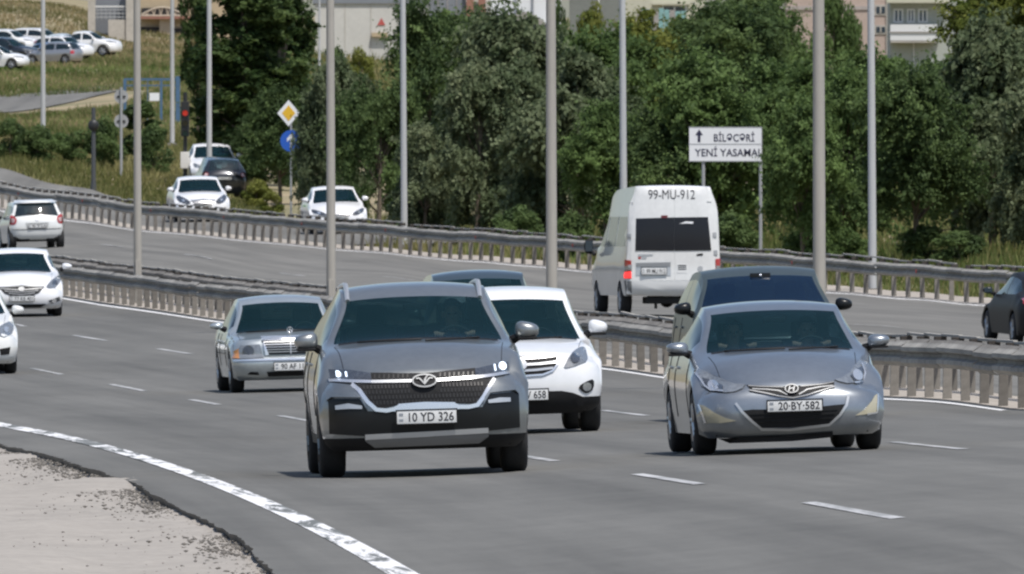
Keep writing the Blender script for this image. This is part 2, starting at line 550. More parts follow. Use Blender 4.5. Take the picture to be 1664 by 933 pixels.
# side road climbing behind the far verge, on the left
def side_road():
    pts = [(430, 300, 47.5), (380, 312, 48.5), (330, 330, 49), (230, 318, 48)]
    rows = []
    for x0, y0, s0, x1, y1, s1 in [(-60, 196, 31.5, -60, 168, 29.0), (0, 192, 31.2, 0, 163, 28.8), (60, 184, 30.8, 60, 158, 28.6), (120, 176, 30.2, 120, 154, 28.4), (180, 170, 29.2, 180, 150, 28.0), (230, 150, 28.4, 230, 148, 27.8)]:
        a, b = spot(x0, s0, 0.05), spot(x1, s1, 0.05)
        rows.append([a.lerp(b, k / 12) for k in range(13)])
    v = []
    for i in range(len(rows) - 1):
        for t in range(12):
            for k in range(13):
                p = rows[i][k].lerp(rows[i + 1][k], t / 12)
                v.append((p.x, p.y, gz(p.x, p.y) - 0.04))
    n = len(v) // 13
    tag(link('side_road', np_mesh('side_road', v, grid_faces(n, 13), np.array(v)[:, :2]), M_asph2, smooth=True), kind='structure')
side_road()
Ya = np.arange(520, 660, 2.0)
def layby():
    # paved lay-by / slip road where the two white cars stand, behind the far guard rail
    n = 8
    Y = np.arange(512, 645, 2.0)
    a = far_rail(Y) + 1.7
    b = far_rail(Y) + 6.4
    q = np.linspace(0, 1, n)
    X = a[:, None] + (b - a)[:, None] * q
    YY = np.repeat(Y[:, None], n, 1)
    Z = ground(X, YY) - 0.03
    tag(link('slip_road', np_mesh('slip_road', np.stack([X, YY, Z], -1).reshape(-1, 3), grid_faces(len(Y), n), np.stack([X, YY], -1).reshape(-1, 2)), M_asph2, smooth=True), kind='structure')
layby()
def unseen_hills():
    # unseen slope left of the view, added to darken reflections in car sides
    Y = np.arange(-120, 470, 6.0); q = np.linspace(0, 1, 26)
    X = -(24 + .045 * np.clip(Y, 0, None))[:, None] - 130 * q[None]
    YY = np.repeat(Y[:, None], 26, 1)
    base = ground(X[:, :1], np.clip(YY[:, :1], 110, None)) - .5
    Z = base + 26 * (q ** .8)[None] + np.random.default_rng(2).normal(0, .35, X.shape) * q[None]
    tag(link('unseen_hills', np_mesh('unseen_hills', np.stack([X, YY, Z], -1).reshape(-1, 3), grid_faces(len(Y), 26)[:, ::-1]), M_ground, smooth=True), kind='structure')
unseen_hills()

# ------------------------------------------------------------------ guard rails
M_zinc = mat('weathered_zinc', (0.27, 0.258, 0.235), 0.78, metal=0.1, var=0.34, scale=1.1)
M_zinc_d = mat('dirty_zinc', (0.19, 0.176, 0.157), 0.82, metal=0.05, var=0.3, scale=1.2)
def per_piece(m, lo, hi):
    """each separate piece of this material is a little lighter or darker than its neighbours"""
    nt = m.node_tree; b = nt.nodes['Principled BSDF']
    oi = nt.nodes.new('ShaderNodeObjectInfo'); mr = _n(nt, 'ShaderNodeMapRange')
    mr.inputs['To Min'].default_value = lo; mr.inputs['To Max'].default_value = hi
    nt.links.new(oi.outputs['Random'], mr.inputs['Value'])
    old = b.inputs['Base Color'].links[0].from_socket
    mu = nt.nodes.new('ShaderNodeMix'); mu.data_type = 'RGBA'; mu.blend_type = 'MULTIPLY'; mu.inputs['Factor'].default_value = 1.0
    nt.links.new(old, mu.inputs['A']); nt.links.new(mr.outputs[0], mu.inputs['B']); nt.links.new(mu.outputs['Result'], b.inputs['Base Color'])
per_piece(M_zinc, .80, 1.15); per_piece(M_zinc_d, .75, 1.2)
M_cap = mat('dusty_cap', (.36, .345, .315), .85, var=.25, scale=2)
M_refl = mat('red_reflector', (.30, .035, .03), .4)
M_rust = mat('rusty_bracket', (0.050, 0.043, 0.038), 0.85, var=0.35, scale=5)
def wbeam_mesh(L, h=0.31, d=0.08):
    """one W-profile beam panel along +Y from 0 to L, wave towards -X, real 4 mm sheet"""
    prof = [(0.0, h), (-0.012, h - .012), (-d, h - .055), (-d, h - .105), (-0.01, h / 2 + .02), (-0.01, h / 2 - .02), (-d, .105), (-d, .055), (-0.012, .012), (0, 0)]
    bm = bmesh.new()
    rows = []
    for y in (0, L):
        f = [bm.verts.new((x, y, z)) for x, z in prof]
        g = [bm.verts.new((x + 0.006, y, z)) for x, z in prof]
        rows.append(f + g[::-1])
    n = len(rows[0])
    for k in range(n):
        bm.faces.new((rows[0][k], rows[0][(k + 1) % n], rows[1][(k + 1) % n], rows[1][k]))
    bm.faces.new(rows[0]); bm.faces.new(rows[1][::-1])
    bmesh.ops.recalc_face_normals(bm, faces=bm.faces)
    me = bpy.data.meshes.new('rail_beam')
    bm.to_mesh(me); bm.free()
    return me
def post_mesh(h):
    bm = bmesh.new()
    box(bm, (-.055, -.006, -.12), (.055, .006, h))
    box(bm, (-.055, .006, -.12), (-.045, .055, h)); box(bm, (.045, .006, -.12), (.055, .055, h))
    me = bpy.data.meshes.new('post'); bm.to_mesh(me); bm.free()
    return me
def bracket_mesh():
    bm = bmesh.new()
    box(bm, (-.10, -.07, .045), (.06, .07, .125), 0.008)
    me = bpy.data.meshes.new('bracket'); bm.to_mesh(me); bm.free()
    return me
def top_mesh(L):
    bm = bmesh.new()
    box(bm, (-.03, 0, 0), (.03, L, .036), 0.006)
    me = bpy.data.meshes.new('top_rail'); bm.to_mesh(me); bm.free()
    return me
def barrier(label, line, off, Ys, beam_z, post_h, face=-1, top=None, reflect=False, seg=.93, beam_m=None, group=None, dz=0.0, missing=(), tilt=0.0):
    n = len(Ys) - 1
    Y0 = Ys[0]; step = 3.0
    Xs = [float(line(y)) - off for y in Ys]
    Zs = [gz(x, y) + dz for x, y in zip(Xs, Ys)]
    r = thing('guard_rail', label, 'guard rail', (Xs[0], Ys[0], Zs[0]), group=group)
    o0 = Vector((Xs[0], Ys[0], Zs[0]))
    bme = wbeam_mesh(step + 0.02); pme = post_mesh(post_h); kme = bracket_mesh(); tme = top_mesh(step * seg)
    for me, m in ((bme, beam_m or M_zinc), (pme, M_zinc_d), (kme, M_rust), (tme, M_cap)):
        me.materials.append(m)
    q = random.Random(int(Y0 * 10))
    for i in range(n):
        p = Vector((Xs[i], Ys[i], Zs[i])); p2 = Vector((Xs[i + 1], Ys[i + 1], Zs[i + 1]))
        d = p2 - p
        rot = Euler((math.asin(d.z / d.length), 0, math.atan2(-d.x, d.y)))
        if i not in missing:
            b = bpy.data.objects.new('rail_beam', bme); C.objects.link(b); b.parent = r
            b.location = p - o0 + Vector((-0.06, 0, beam_z - 0.31 + q.uniform(-.016, .016)))
            b.rotation_euler = rot
            b.scale = (1, d.length / step, 1)
        if reflect and i % 9 == 4:
            bm = bmesh.new(); box(bm, (-.17, -.05, beam_z - .20), (-.145, .05, beam_z - .11), .006)
            bo = bm_obj('reflector', bm, M_refl, r); bo.location = p - o0
        b = bpy.data.objects.new('post', pme); C.objects.link(b); b.parent = r
        b.location = p - o0
        b.rotation_euler = (q.uniform(-.02, .02), q.uniform(-.02, .02), rot.z)
        if top is not None:
            b = bpy.data.objects.new('bracket', kme); C.objects.link(b); b.parent = r
            b.location = p - o0 + Vector((0.08, 0, top - 0.13))
            b.rotation_euler = (0, 0, rot.z)
            if seg > .95 or q.random() > 0.04:
                b = bpy.data.objects.new('top_rail', tme); C.objects.link(b); b.parent = r
                b.location = p - o0 + Vector((0.10, 0.1, top - 0.02 + q.uniform(-.025, .025) * (1 if seg < .95 else .3)))
                b.scale = (1, d.length / step, 1)
                b.rotation_euler = (rot.x + q.uniform(-.006, .012), 0, rot.z)
    return r
def rail_steps(Y0, Y1, sa, sb):
    out = [Y0]
    while out[-1] < Y1:
        out.append(out[-1] + sa + (sb - sa) * (out[-1] - Y0) / (Y1 - Y0))
    return out
barrier('galvanised guard rail along the near lanes, in front of the tan lamp posts', near_med, -0.40, rail_steps(196, 470, 2.45, 1.9), 0.69, 0.64, beam_m=M_zinc)
barrier('second guard rail of the median, topped by a thin rail, behind the lamp posts', near_med, -1.35, rail_steps(193.3, 472, 2.45, 1.9), 0.66, 0.61, top=0.70, seg=1.0, beam_m=M_zinc_d, dz=0.0)
barrier('long guard rail with rusty brackets between the far carriageway and the trees', far_rail, -0.5, rail_steps(386, 596, 1.9, 1.75), 0.79, 0.73, top=0.875, reflect=True, beam_m=M_zinc)

# ------------------------------------------------------------------ lamp posts
M_pole = mat('painted_pole_warm', (0.35, 0.33, 0.295), 0.6, var=0.10, scale=1.5, stretch=(1, 1, .2))
M_pole2 = mat('painted_pole_grey', (0.42, 0.43, 0.44), 0.55, var=0.08, scale=1.5, stretch=(1, 1, .2))
M_lamp = mat('lamp_head', (0.35, 0.36, 0.37), 0.45, metal=0.3)
def lamp_post(label, p, h, r0, r1, m, arms, group, door=False, lean=0.0, name='lamp_post'):
    t = thing(name, label, 'lamp post', p, (0, lean, 0), group)
    bm = bmesh.new()
    tube(bm, [(0, 0, -.2), (0, 0, h * .35), (0, 0, h * .7), (0, 0, h)], [r0, r0 * .62 + r1 * .38, r0 * .3 + r1 * .7, r1], 12)
    bm_obj('pole', bm, m, t, True, 60)
    bm = bmesh.new()
    box(bm, (-r0 * 2, -r0 * 2, -.1), (r0 * 2, r0 * 2, .03), 0.01)
    bm_obj('base_plate', bm, M_zinc_d, t)
    if door:
        bm = bmesh.new(); box(bm, (-.045, -r0 - .012, .55), (.045, -r0 + .05, .95), 0.006)
        bm_obj('hatch', bm, m, t)
    for a in arms:
        bm = bmesh.new()
        tube(bm, [(0, 0, h - .1), (a * .35, 0, h + .35), (a * 1.0, 0, h + .55), (a * 1.9, 0, h + .62)], [r1, r1 * .8, r1 * .7, r1 * .6], 8)
        ar = bm_obj('arm', bm, m, t, True, 60)
        bm = bmesh.new()
        box(bm, (min(a * 1.8, a * 2.5), -.14, h + .55), (max(a * 1.8, a * 2.5), .14, h + .70), 0.05)
        bm_obj('lamp_head', bm, M_lamp, ar, True, 40)
    return t
for Yp, lab, sc in ((378.2, 'tan lamp post of the median rising behind the white saloon at the left', 1.0), (328.9, 'tan lamp post of the median rising behind the old silver saloon', 1.0),
                    (281.5, 'tan lamp post of the median left of the white van', 1.04), (235.3, 'thick tan lamp post of the median rising behind the blue-glassed car', 1.0)):
    x = float(near_med(Yp)) + 0.77
    lamp_post(lab, (x, Yp, gz(x, Yp)), 10.5, 0.092 * sc, 0.066, M_pole, (-1, 1), 'lamp posts along the median', door=True, lean=-0.003)
for x, s, lab, r in ((657, 55.3, 'grey lamp post before the dark trees, right of the green-striped car', .10), (1014, 61.5, 'grey lamp post straight behind the white van', .10),
                     (1418, 66.3, 'grey lamp post among the trees at the right, before the balcony house', .105), (340, 45.5, 'grey lamp post beside the traffic light, behind the white cars of the slip road', .10),
                     (280, 40, 'slim grey lamp post behind the blue frame', .095), (70, 36.5, 'twin-tube grey lamp post below the parked cars', .11)):
    p = spot(x, s)
    lamp_post(lab, p, 10.5, r, r * .72, M_pole2, (-1,), 'lamp posts along the far verge', lean=-0.006 if x > 600 else 0)
p = spot(519, 26)
lamp_post('thin distant lamp post in front of the big pale hall', p, 8.0, .085, .06, M_pole2, (1,), 'lamp posts along the far verge')

# ------------------------------------------------------------------ road signs and signals
M_white = mat('sign_white', (0.74, 0.75, 0.77), 0.4)
M_ink = mat('sign_ink', (0.018, 0.018, 0.05), 0.5)
M_yel = mat('sign_yellow', (0.70, 0.42, 0.03), 0.4)
M_blue = mat('sign_blue', (0.02, 0.10, 0.46), 0.4)
M_alu = mat('sign_back', (0.40, 0.41, 0.42), 0.5, metal=0.4)
M_blk = mat('black_metal', (0.018, 0.019, 0.02), 0.5)
def plate_poly(name, pts, y0, y1, m, parent, bev=0.0):
    bm = bmesh.new()
    a = [bm.verts.new((x, y0, z)) for x, z in pts]
    f = bm.faces.new(a)
    r = bmesh.ops.extrude_face_region(bm, geom=[f])
    for v in r['geom']:
        if isinstance(v, bmesh.types.BMVert): v.co.y = y1
    bmesh.ops.recalc_face_normals(bm, faces=bm.faces)
    return bm_obj(name, bm, m, parent)
def circ(r, n=28, cx=0, cz=0):
    return [(cx + r * math.cos(2 * math.pi * k / n), cz + r * math.sin(2 * math.pi * k / n)) for k in range(n)]
# direction sign
p = spot(1178, 62)
s_ = 62.0
t = thing('direction_sign', 'white two-panel direction sign lettered in black, standing before the trees right of the van', 'road sign', p)
def yz(py, s=62.0, base=None): return CAM_H - (py - YH) / s - p.z
def pxx(px): return (px - 1178) / 62.0
for a, b in ((207, 234), (235, 262)):
    plate_poly('sign_panel', [(pxx(1120), yz(b)), (pxx(1237), yz(b)), (pxx(1237), yz(a)), (pxx(1120), yz(a))], -.03, 0.0, M_white, t)
for a in ((207, 'BİLƏCƏRİ', 1193, 224, 66, 12), (235, 'YENİ YASAMAL', 1184, 248, 110, 12)):
    me = text_mesh(a[1], a[5] / 62, 0.012, a[4] / 62)
    o = link('lettering', me, M_ink, t)
    o.location = (pxx(a[2]), -.036, yz(a[3]) )
zc, xc = yz(221), pxx(1136)
plate_poly('arrow', [(xc - .035, zc - .16), (xc + .035, zc - .16), (xc + .035, zc + .02), (xc + .10, zc + .02), (xc, zc + .17), (xc - .10, zc + .02), (xc - .035, zc + .02)], -.036, -.0305, M_ink, t)
for z in (yz(207), yz(234.5), yz(262)):
    plate_poly('border', [(pxx(1119), z - .012), (pxx(1238), z - .012), (pxx(1238), z + .012), (pxx(1119), z + .012)], -.034, 0.012, M_alu, t)
for x in (1143, 1236):
    bm = bmesh.new(); tube(bm, [(pxx(x), .04, -.3), (pxx(x), .04, yz(207))], .045, 10)
    bm_obj('post', bm, M_alu, t, True, 60)
# priority road sign over a blue mandatory sign
p = spot(472, 50)
t = thing('priority_road_sign', 'white and yellow diamond sign on a thin post, above the blue disc', 'road sign', p)
zz = lambda py: CAM_H - (py - YH) / 50.0 - p.z
dz_ = zz(184); h_ = 21.5 / 50
plate_poly('sign_panel', [(-.06 - h_ * .85, dz_), (-.06, dz_ - h_), (-.06 + h_ * .85, dz_), (-.06, dz_ + h_)], -.06, -.04, M_white, t)
plate_poly('yellow_field', [(-.06 - h_ * .5, dz_), (-.06, dz_ - h_ * .6), (-.06 + h_ * .5, dz_), (-.06, dz_ + h_ * .6)], -.068, -.0605, M_yel, t)
bm = bmesh.new(); tube(bm, [(0.02, 0, -.3), (0.02, 0, dz_ + .25)], .035, 8); bm_obj('post', bm, M_alu, t, True, 60)
t2 = thing('mandatory_sign', 'blue round sign with a white arrow, hung below the diamond sign', 'road sign', Vector(p) + Vector((0.02, -.045, zz(229))))
plate_poly('sign_panel', circ(.35), -.02, 0.0, M_blue, t2)
plate_poly('arrow', [(-.035, -.26), (.035, -.26), (.035, .06), (.13, -.03), (.13, .07), (0, .24), (-.13, .07), (-.13, -.03), (-.035, .06)], -.026, -.0205, M_white, t2)
# two round signs seen from behind
p = spot(197, 44)
t = thing('round_sign_pair', 'two round grey signs on one post, seen from behind beside the bushes', 'road sign', p)
zz = lambda py: CAM_H - (py - YH) / 44.0 - p.z
bm = bmesh.new(); tube(bm, [(0, 0, -.2), (0, 0, zz(142))], .05, 8); bm_obj('post', bm, M_alu, t, True, 60)
for py in (157, 197):
    plate_poly('sign_panel', circ(.26, cz=zz(py)), .05, .075, mat('sign_back_worn', (0.33, 0.34, 0.35), 0.6, var=.15, scale=3), t)
    bm = bmesh.new(); box(bm, (-.16, .02, zz(py) - .03), (.16, .05, zz(py) + .03)); bm_obj('clamp', bm, M_blk, t)
# traffic light
p = spot(301, 45)
t = thing('traffic_light', 'black traffic light showing red, with a white box low on its post', 'traffic light', p)
zz = lambda py: CAM_H - (py - YH) / 45.0 - p.z
bm = bmesh.new(); tube(bm, [(0, 0, -.2), (0, 0, zz(150))], .07, 10); bm_obj('post', bm, M_blk, t, True, 60)
bm = bmesh.new(); box(bm, (-.15, -.22, zz(222)), (.15, -.05, zz(165)), .02); hs = bm_obj('housing', bm, M_blk, t)
zr = [zz(184) + .0, zz(184) - .36, zz(184) - .72]
for i, z in enumerate(zr):
    col = [((.55, .03, .02), (.9, .05, .02, .25)), ((.05, .04, .01), None), ((.01, .04, .03), None)][i]
    m = mat('signal_lens_%d' % i, col[0], .3, emit=col[1])
    plate_poly('lens', circ(.10, 20, 0, z), -.235, -.22, m, hs)
    bm = bmesh.new()
    n = 9
    ring = []
    for yv in (-.22, -.34):
        ring.append([bm.verts.new((.12 * math.cos(math.pi * k / (n - 1)), yv, z + .12 * math.sin(math.pi * k / (n - 1)))) for k in range(n)])
    for k in range(n - 1):
        bm.faces.new((ring[0][k], ring[0][k + 1], ring[1][k + 1], ring[1][k]))
    vis = bm_obj('visor', bm, M_blk, hs)
    vis.modifiers.new('thick', 'SOLIDIFY').thickness = .012
bm = bmesh.new(); box(bm, (-.17, -.2, zz(274)), (.15, .02, zz(247)), .02); bm_obj('control_box', bm, mat('box_white', (.62, .60, .56), .5), t)
# back of another signal on a dark post
p = spot(152, 46.5)
t = thing('signal_post', 'dark post with a round black signal head turned away, left of the round signs', 'signal', p)
zz = lambda py: CAM_H - (py - YH) / 46.5 - p.z
bm = bmesh.new(); tube(bm, [(0, 0, -.2), (0, 0, .3), (0, 0, zz(175))], [.13, .08, .07], 10); bm_obj('post', bm, mat('dark_post', (.06, .065, .07), .6), t, True, 60)
bm = bmesh.new(); bmesh.ops.create_uvsphere(bm, u_segments=16, v_segments=10, radius=.19)
for v in bm.verts: v.co = Vector((v.co.x, v.co.y * .6 - .05, v.co.z * 1.1 + zz(204)))
bm_obj('signal_head', bm, M_blk, t, True, 80)
# blue steel frame on the slope
p = spot(248, 36)
t = thing('steel_frame', 'tall blue steel gate frame with a small white board, on the grassy slope', 'frame', p)
zz = lambda py: CAM_H - (py - YH) / 36.0 - p.z
M_bst = mat('blue_steel', (0.06, 0.125, 0.215), .6, var=.2, scale=2)
bx = lambda px: (px - 248) / 36.0
for px, y0, y1, w in ((203, 178, 128, .07), (262, 197, 131, .055), (289, 178, 124, .10), (240, 185, 131, .02)):
    bm = bmesh.new(); box(bm, (bx(px) - w, -.06, zz(y0) - .8), (bx(px) + w, .06, zz(y1))); bm_obj('post', bm, M_bst, t)
for py, h in ((129, .05), (139, .03)):
    bm = bmesh.new(); box(bm, (bx(203), -.03, zz(py) - h), (bx(289), .03, zz(py) + h)); bm_obj('crossbar', bm, M_bst, t)
bm = bmesh.new(); box(bm, (bx(243), -.12, zz(164)), (bx(259), -.07, zz(151))); bm_obj('board', bm, M_white, t)

# ------------------------------------------------------------------ trees
M_leaf = leaf_mat('leaf')
M_bark = mat('bark', (0.13, 0.105, 0.08), 0.9, var=0.35, scale=6, bump=0.5, bscale=20)
PAL = {'grey': ((0.082, 0.115, 0.056), (0.215, 0.250, 0.140)), 'green': ((0.066, 0.108, 0.036), (0.178, 0.262, 0.085)),
       'yellow': ((0.085, 0.115, 0.022), (0.235, 0.245, 0.060)), 'dark': ((0.052, 0.085, 0.032), (0.152, 0.218, 0.076)),
       'poplar': ((0.030, 0.060, 0.020), (0.115, 0.165, 0.055))}
def leaf_cloud(pos, nrm, size, col0, seed, droop=0.0):
    """one bent leaf spray (4 corners) per point"""
    q = np.random.default_rng(seed)
    n = len(pos)
    a = q.normal(size=(n, 3)); a[:, 2] -= droop
    nrm = nrm / np.linalg.norm(nrm, axis=1, keepdims=True)
    a -= (a * nrm).sum(1, keepdims=True) * nrm
    a /= np.linalg.norm(a, axis=1, keepdims=True)
    b = np.cross(nrm, a)
    L = size * q.uniform(.55, 1.5, n)[:, None]; Wd = L * q.uniform(.36, .6, n)[:, None]
    tip = a * L - nrm * L * .22
    v = np.stack([pos - a * L * .55, pos + b * Wd, pos + tip, pos - b * Wd], 1).reshape(-1, 3)
    f = np.arange(n * 4).reshape(-1, 4)
    me = np_mesh('crown', v, f)
    at = me.color_attributes.new('tint', 'FLOAT_COLOR', 'POINT')
    c = np.repeat(np.c_[col0, np.ones(n)], 4, 0).astype(np.float32)
    at.data.foreach_set('color', c.ravel())
    return me
def crown(seed, R, z0, H, nl, n, leaf, pal, columnar=False, droop=0.4, low=0.25):
    q = np.random.default_rng(seed)
    zc = q.uniform(0, 1, nl) ** .8
    prof = (np.sin(np.pi * np.clip(zc * .86 + .14, 0, 1)) ** .6 if not columnar else np.clip(np.minimum(zc * 5 + .35, (1.02 - zc) * 1.7), 0.1, 1) ** .8)
    th = q.uniform(0, 6.283, nl); rr = np.sqrt(q.uniform(.12, 1, nl)) * .80
    C0 = np.stack([np.cos(th) * rr * prof * R, np.sin(th) * rr * prof * R, z0 + zc * (H - z0) * .93], 1)
    lr = R * q.uniform(.20, .40, nl) * (0.8 if columnar else 1) * (min(1, (56 / nl) ** .45))
    w = lr ** 2; w /= w.sum()
    k = q.choice(nl, n, p=w)
    d = q.normal(size=(n, 3)); d /= np.linalg.norm(d, axis=1, keepdims=True)
    rad = lr[k] * (1 - .5 * q.random(n) ** 2.2) * (1 + .22 * np.sin(d[:, 0] * 5 + k) * np.cos(d[:, 1] * 6 + k * 2))
    pos = C0[k] + d * rad[:, None] * np.array([1, 1, 1.15 if columnar else .85]) + (np.abs(q.normal(0, .10, n)) * R * .5)[:, None] * np.stack([d[:, 0], d[:, 1], -.5 - 0 * d[:, 2]], 1)
    keep = (pos[:, 2] > low) & (q.random(n) > .06)
    pos, k2, d = pos[keep], k[keep], d[keep]
    nrm = d * .75 + q.normal(size=d.shape) * .5 + np.array([0, 0, .45])
    lo, hi = (np.array(c) for c in PAL[pal])
    mixl = np.clip(q.normal(.42, .24, nl), 0, 1)[k2] + q.normal(0, .08, len(pos))
    mixl = np.clip(mixl, 0, 1)[:, None]
    col = lo * (1 - mixl) + hi * mixl
    col *= q.uniform(.94, 1.06, (len(pos), 1))
    return leaf_cloud(pos, nrm, leaf, col, seed + 1, droop), C0, lr
def spray_crown(seed, R, z0, H, nl, n, leaf, pal, droop=0.4, low=0.25):
    """loose crown: uneven boughs, each carrying many narrow leafy sprays that hang outwards"""
    q = np.random.default_rng(seed)
    zc = q.uniform(0.02, 1, nl) ** .75
    prof = np.sin(np.pi * np.clip(zc * .80 + .16, 0, 1)) ** .55
    th = q.uniform(0, 6.283, nl); rr = q.uniform(.15, 1.0, nl) ** .6 * .92
    C0 = np.stack([np.cos(th) * rr * prof * R, np.sin(th) * rr * prof * R, z0 + zc * (H - z0) * .92], 1) + q.normal(0, .12 * R, (nl, 3))
    C0[:, 2] = np.maximum(C0[:, 2], low + .2)
    lr = R * q.uniform(.16, .42, nl)
    ns = nl * 16
    w = lr ** 2; w /= w.sum()
    kb = q.choice(nl, ns, p=w)
    d = q.normal(size=(ns, 3)); d[:, 2] = d[:, 2] * .8 + .25; d /= np.linalg.norm(d, axis=1, keepdims=True)
    sc = C0[kb] + d * lr[kb][:, None] * q.uniform(.55, 1.15, (ns, 1))
    ax = d + np.array([0, 0, -droop]) + q.normal(0, .35, (ns, 3)); ax /= np.linalg.norm(ax, axis=1, keepdims=True)
    ln = R * q.uniform(.07, .17, ns); wd = R * q.uniform(.025, .06, ns)
    k = q.integers(0, ns, n)
    t = q.normal(0, 1, n)
    pos = sc[k] + ax[k] * (t * ln[k])[:, None] + q.normal(0, 1, (n, 3)) * wd[k][:, None] * np.array([1, 1, .7])
    inner = q.random(n) < .16
    kk = q.integers(0, nl, n)
    di = q.normal(size=(n, 3)); di /= np.linalg.norm(di, axis=1, keepdims=True)
    pos = np.where(inner[:, None], C0[kk] + di * lr[kk][:, None] * .7, pos)
    keep = pos[:, 2] > low
    pos, k, inner = pos[keep], k[keep], inner[keep]
    nrm = d[k] * .45 + q.normal(size=pos.shape) * .45 + np.array([0, 0, .6])
    lo, hi = (np.array(c) for c in PAL[pal])
    mixl = np.clip(q.normal(.38, .22, nl)[kb] + q.normal(0, .16, ns), 0, 1)[k] + q.normal(0, .08, len(pos))
    mixl = np.clip(mixl, 0, 1)[:, None]
    col = (lo * (1 - mixl) + hi * mixl) * q.uniform(.92, 1.08, (len(pos), 1))
    return leaf_cloud(pos, nrm, leaf, col, seed + 1, droop), C0, lr
def trunk_mesh(C0, lr, H, z0, r0, seed, lean=0.0):
    q = random.Random(seed)
    bm = bmesh.new()
    top = max(c[2] for c in C0) * .8
    pts = [(lean * z * .15 + q.uniform(-.05, .05), q.uniform(-.05, .05), z) for z in (-.3, .4, top * .35, top * .65, top)]
    tube(bm, pts, [r0 * 1.25, r0, r0 * .75, r0 * .5, r0 * .18], 8)
    for c in sorted(C0.tolist(), key=lambda c: q.random())[:14]:
        h = max(.5, min(top * .9, c[2] * .55))
        tube(bm, [(lean * h * .15, 0, h), (c[0] * .45, c[1] * .45, (h + c[2]) / 2 + .1), (c[0], c[1], c[2])], [r0 * .35, r0 * .22, r0 * .06], 6)
    me = bpy.data.meshes.new('trunk')
    bm.to_mesh(me); bm.free()
    me.polygons.foreach_set('use_smooth', [True] * len(me.polygons))
    me.materials.append(M_bark)
    return me
PROTO = {}
def proto(kind, var):
    k = (kind, var)
    if k not in PROTO:
        sd = 100 + sum(map(ord, kind)) + var * 17
        if kind == 'poplar':
            me, C0, lr = spray_crown(sd, 1.6, 1.0, 10.0, 60, 40000, .12, 'poplar', droop=-.4)
            H, r0 = 10.0, .2
        elif kind == 'cypress':
            me, C0, lr = crown(sd, .8, .5, 4.0, 26, 6500, .10, 'dark', True, .1)
            H, r0 = 4.0, .09
        elif kind.startswith('bush'):
            me, C0, lr = crown(sd, 1.25, .1, 2.4, 20, 5200, .10, {'bush': 'dark', 'bushgreen': 'green', 'bushyellow': 'yellow'}[kind], low=.02)
            H, r0 = 2.4, .06
        else:
            me, C0, lr = spray_crown(sd, 2.45, .5, 6.0, 34, 40000, {'grey': .12, 'green': .10, 'yellow': .10, 'dark': .095}[kind], kind, droop={'grey': .9, 'green': .5}.get(kind, .3))
            H, r0 = 6.0, .15
        me.materials.append(M_leaf)
        PROTO[k] = (me, trunk_mesh(C0, lr, H, 1, r0, sd, .3), H)
    return PROTO[k]
def tree(name, label, cat, x, s, top, wid, kind, var=0, group='trees beyond the far guard rail', dy=0.0):
    """tree whose crown top is seen at photo row top and whose crown is wid photo pixels wide"""
    p = spot(x, s)
    p.z -= .08
    me, tr, H = proto(kind, var)
    R0 = {'poplar': 1.55, 'cypress': .85, 'bush': 1.35, 'bushgreen': 1.35, 'bushyellow': 1.35}.get(kind, 2.45)
    h = (CAM_H - (top - YH) / s - p.z) / H
    w = wid / s / 2 / R0
    t = thing(name, label, cat, p, (0, 0, rng.uniform(0, 6.28)), group)
    t.scale = (w, w, h)
    for nm, m in (('trunk', tr), ('crown', me)):
        o = bpy.data.objects.new(nm, m); C.objects.link(o); o.parent = t
    return t
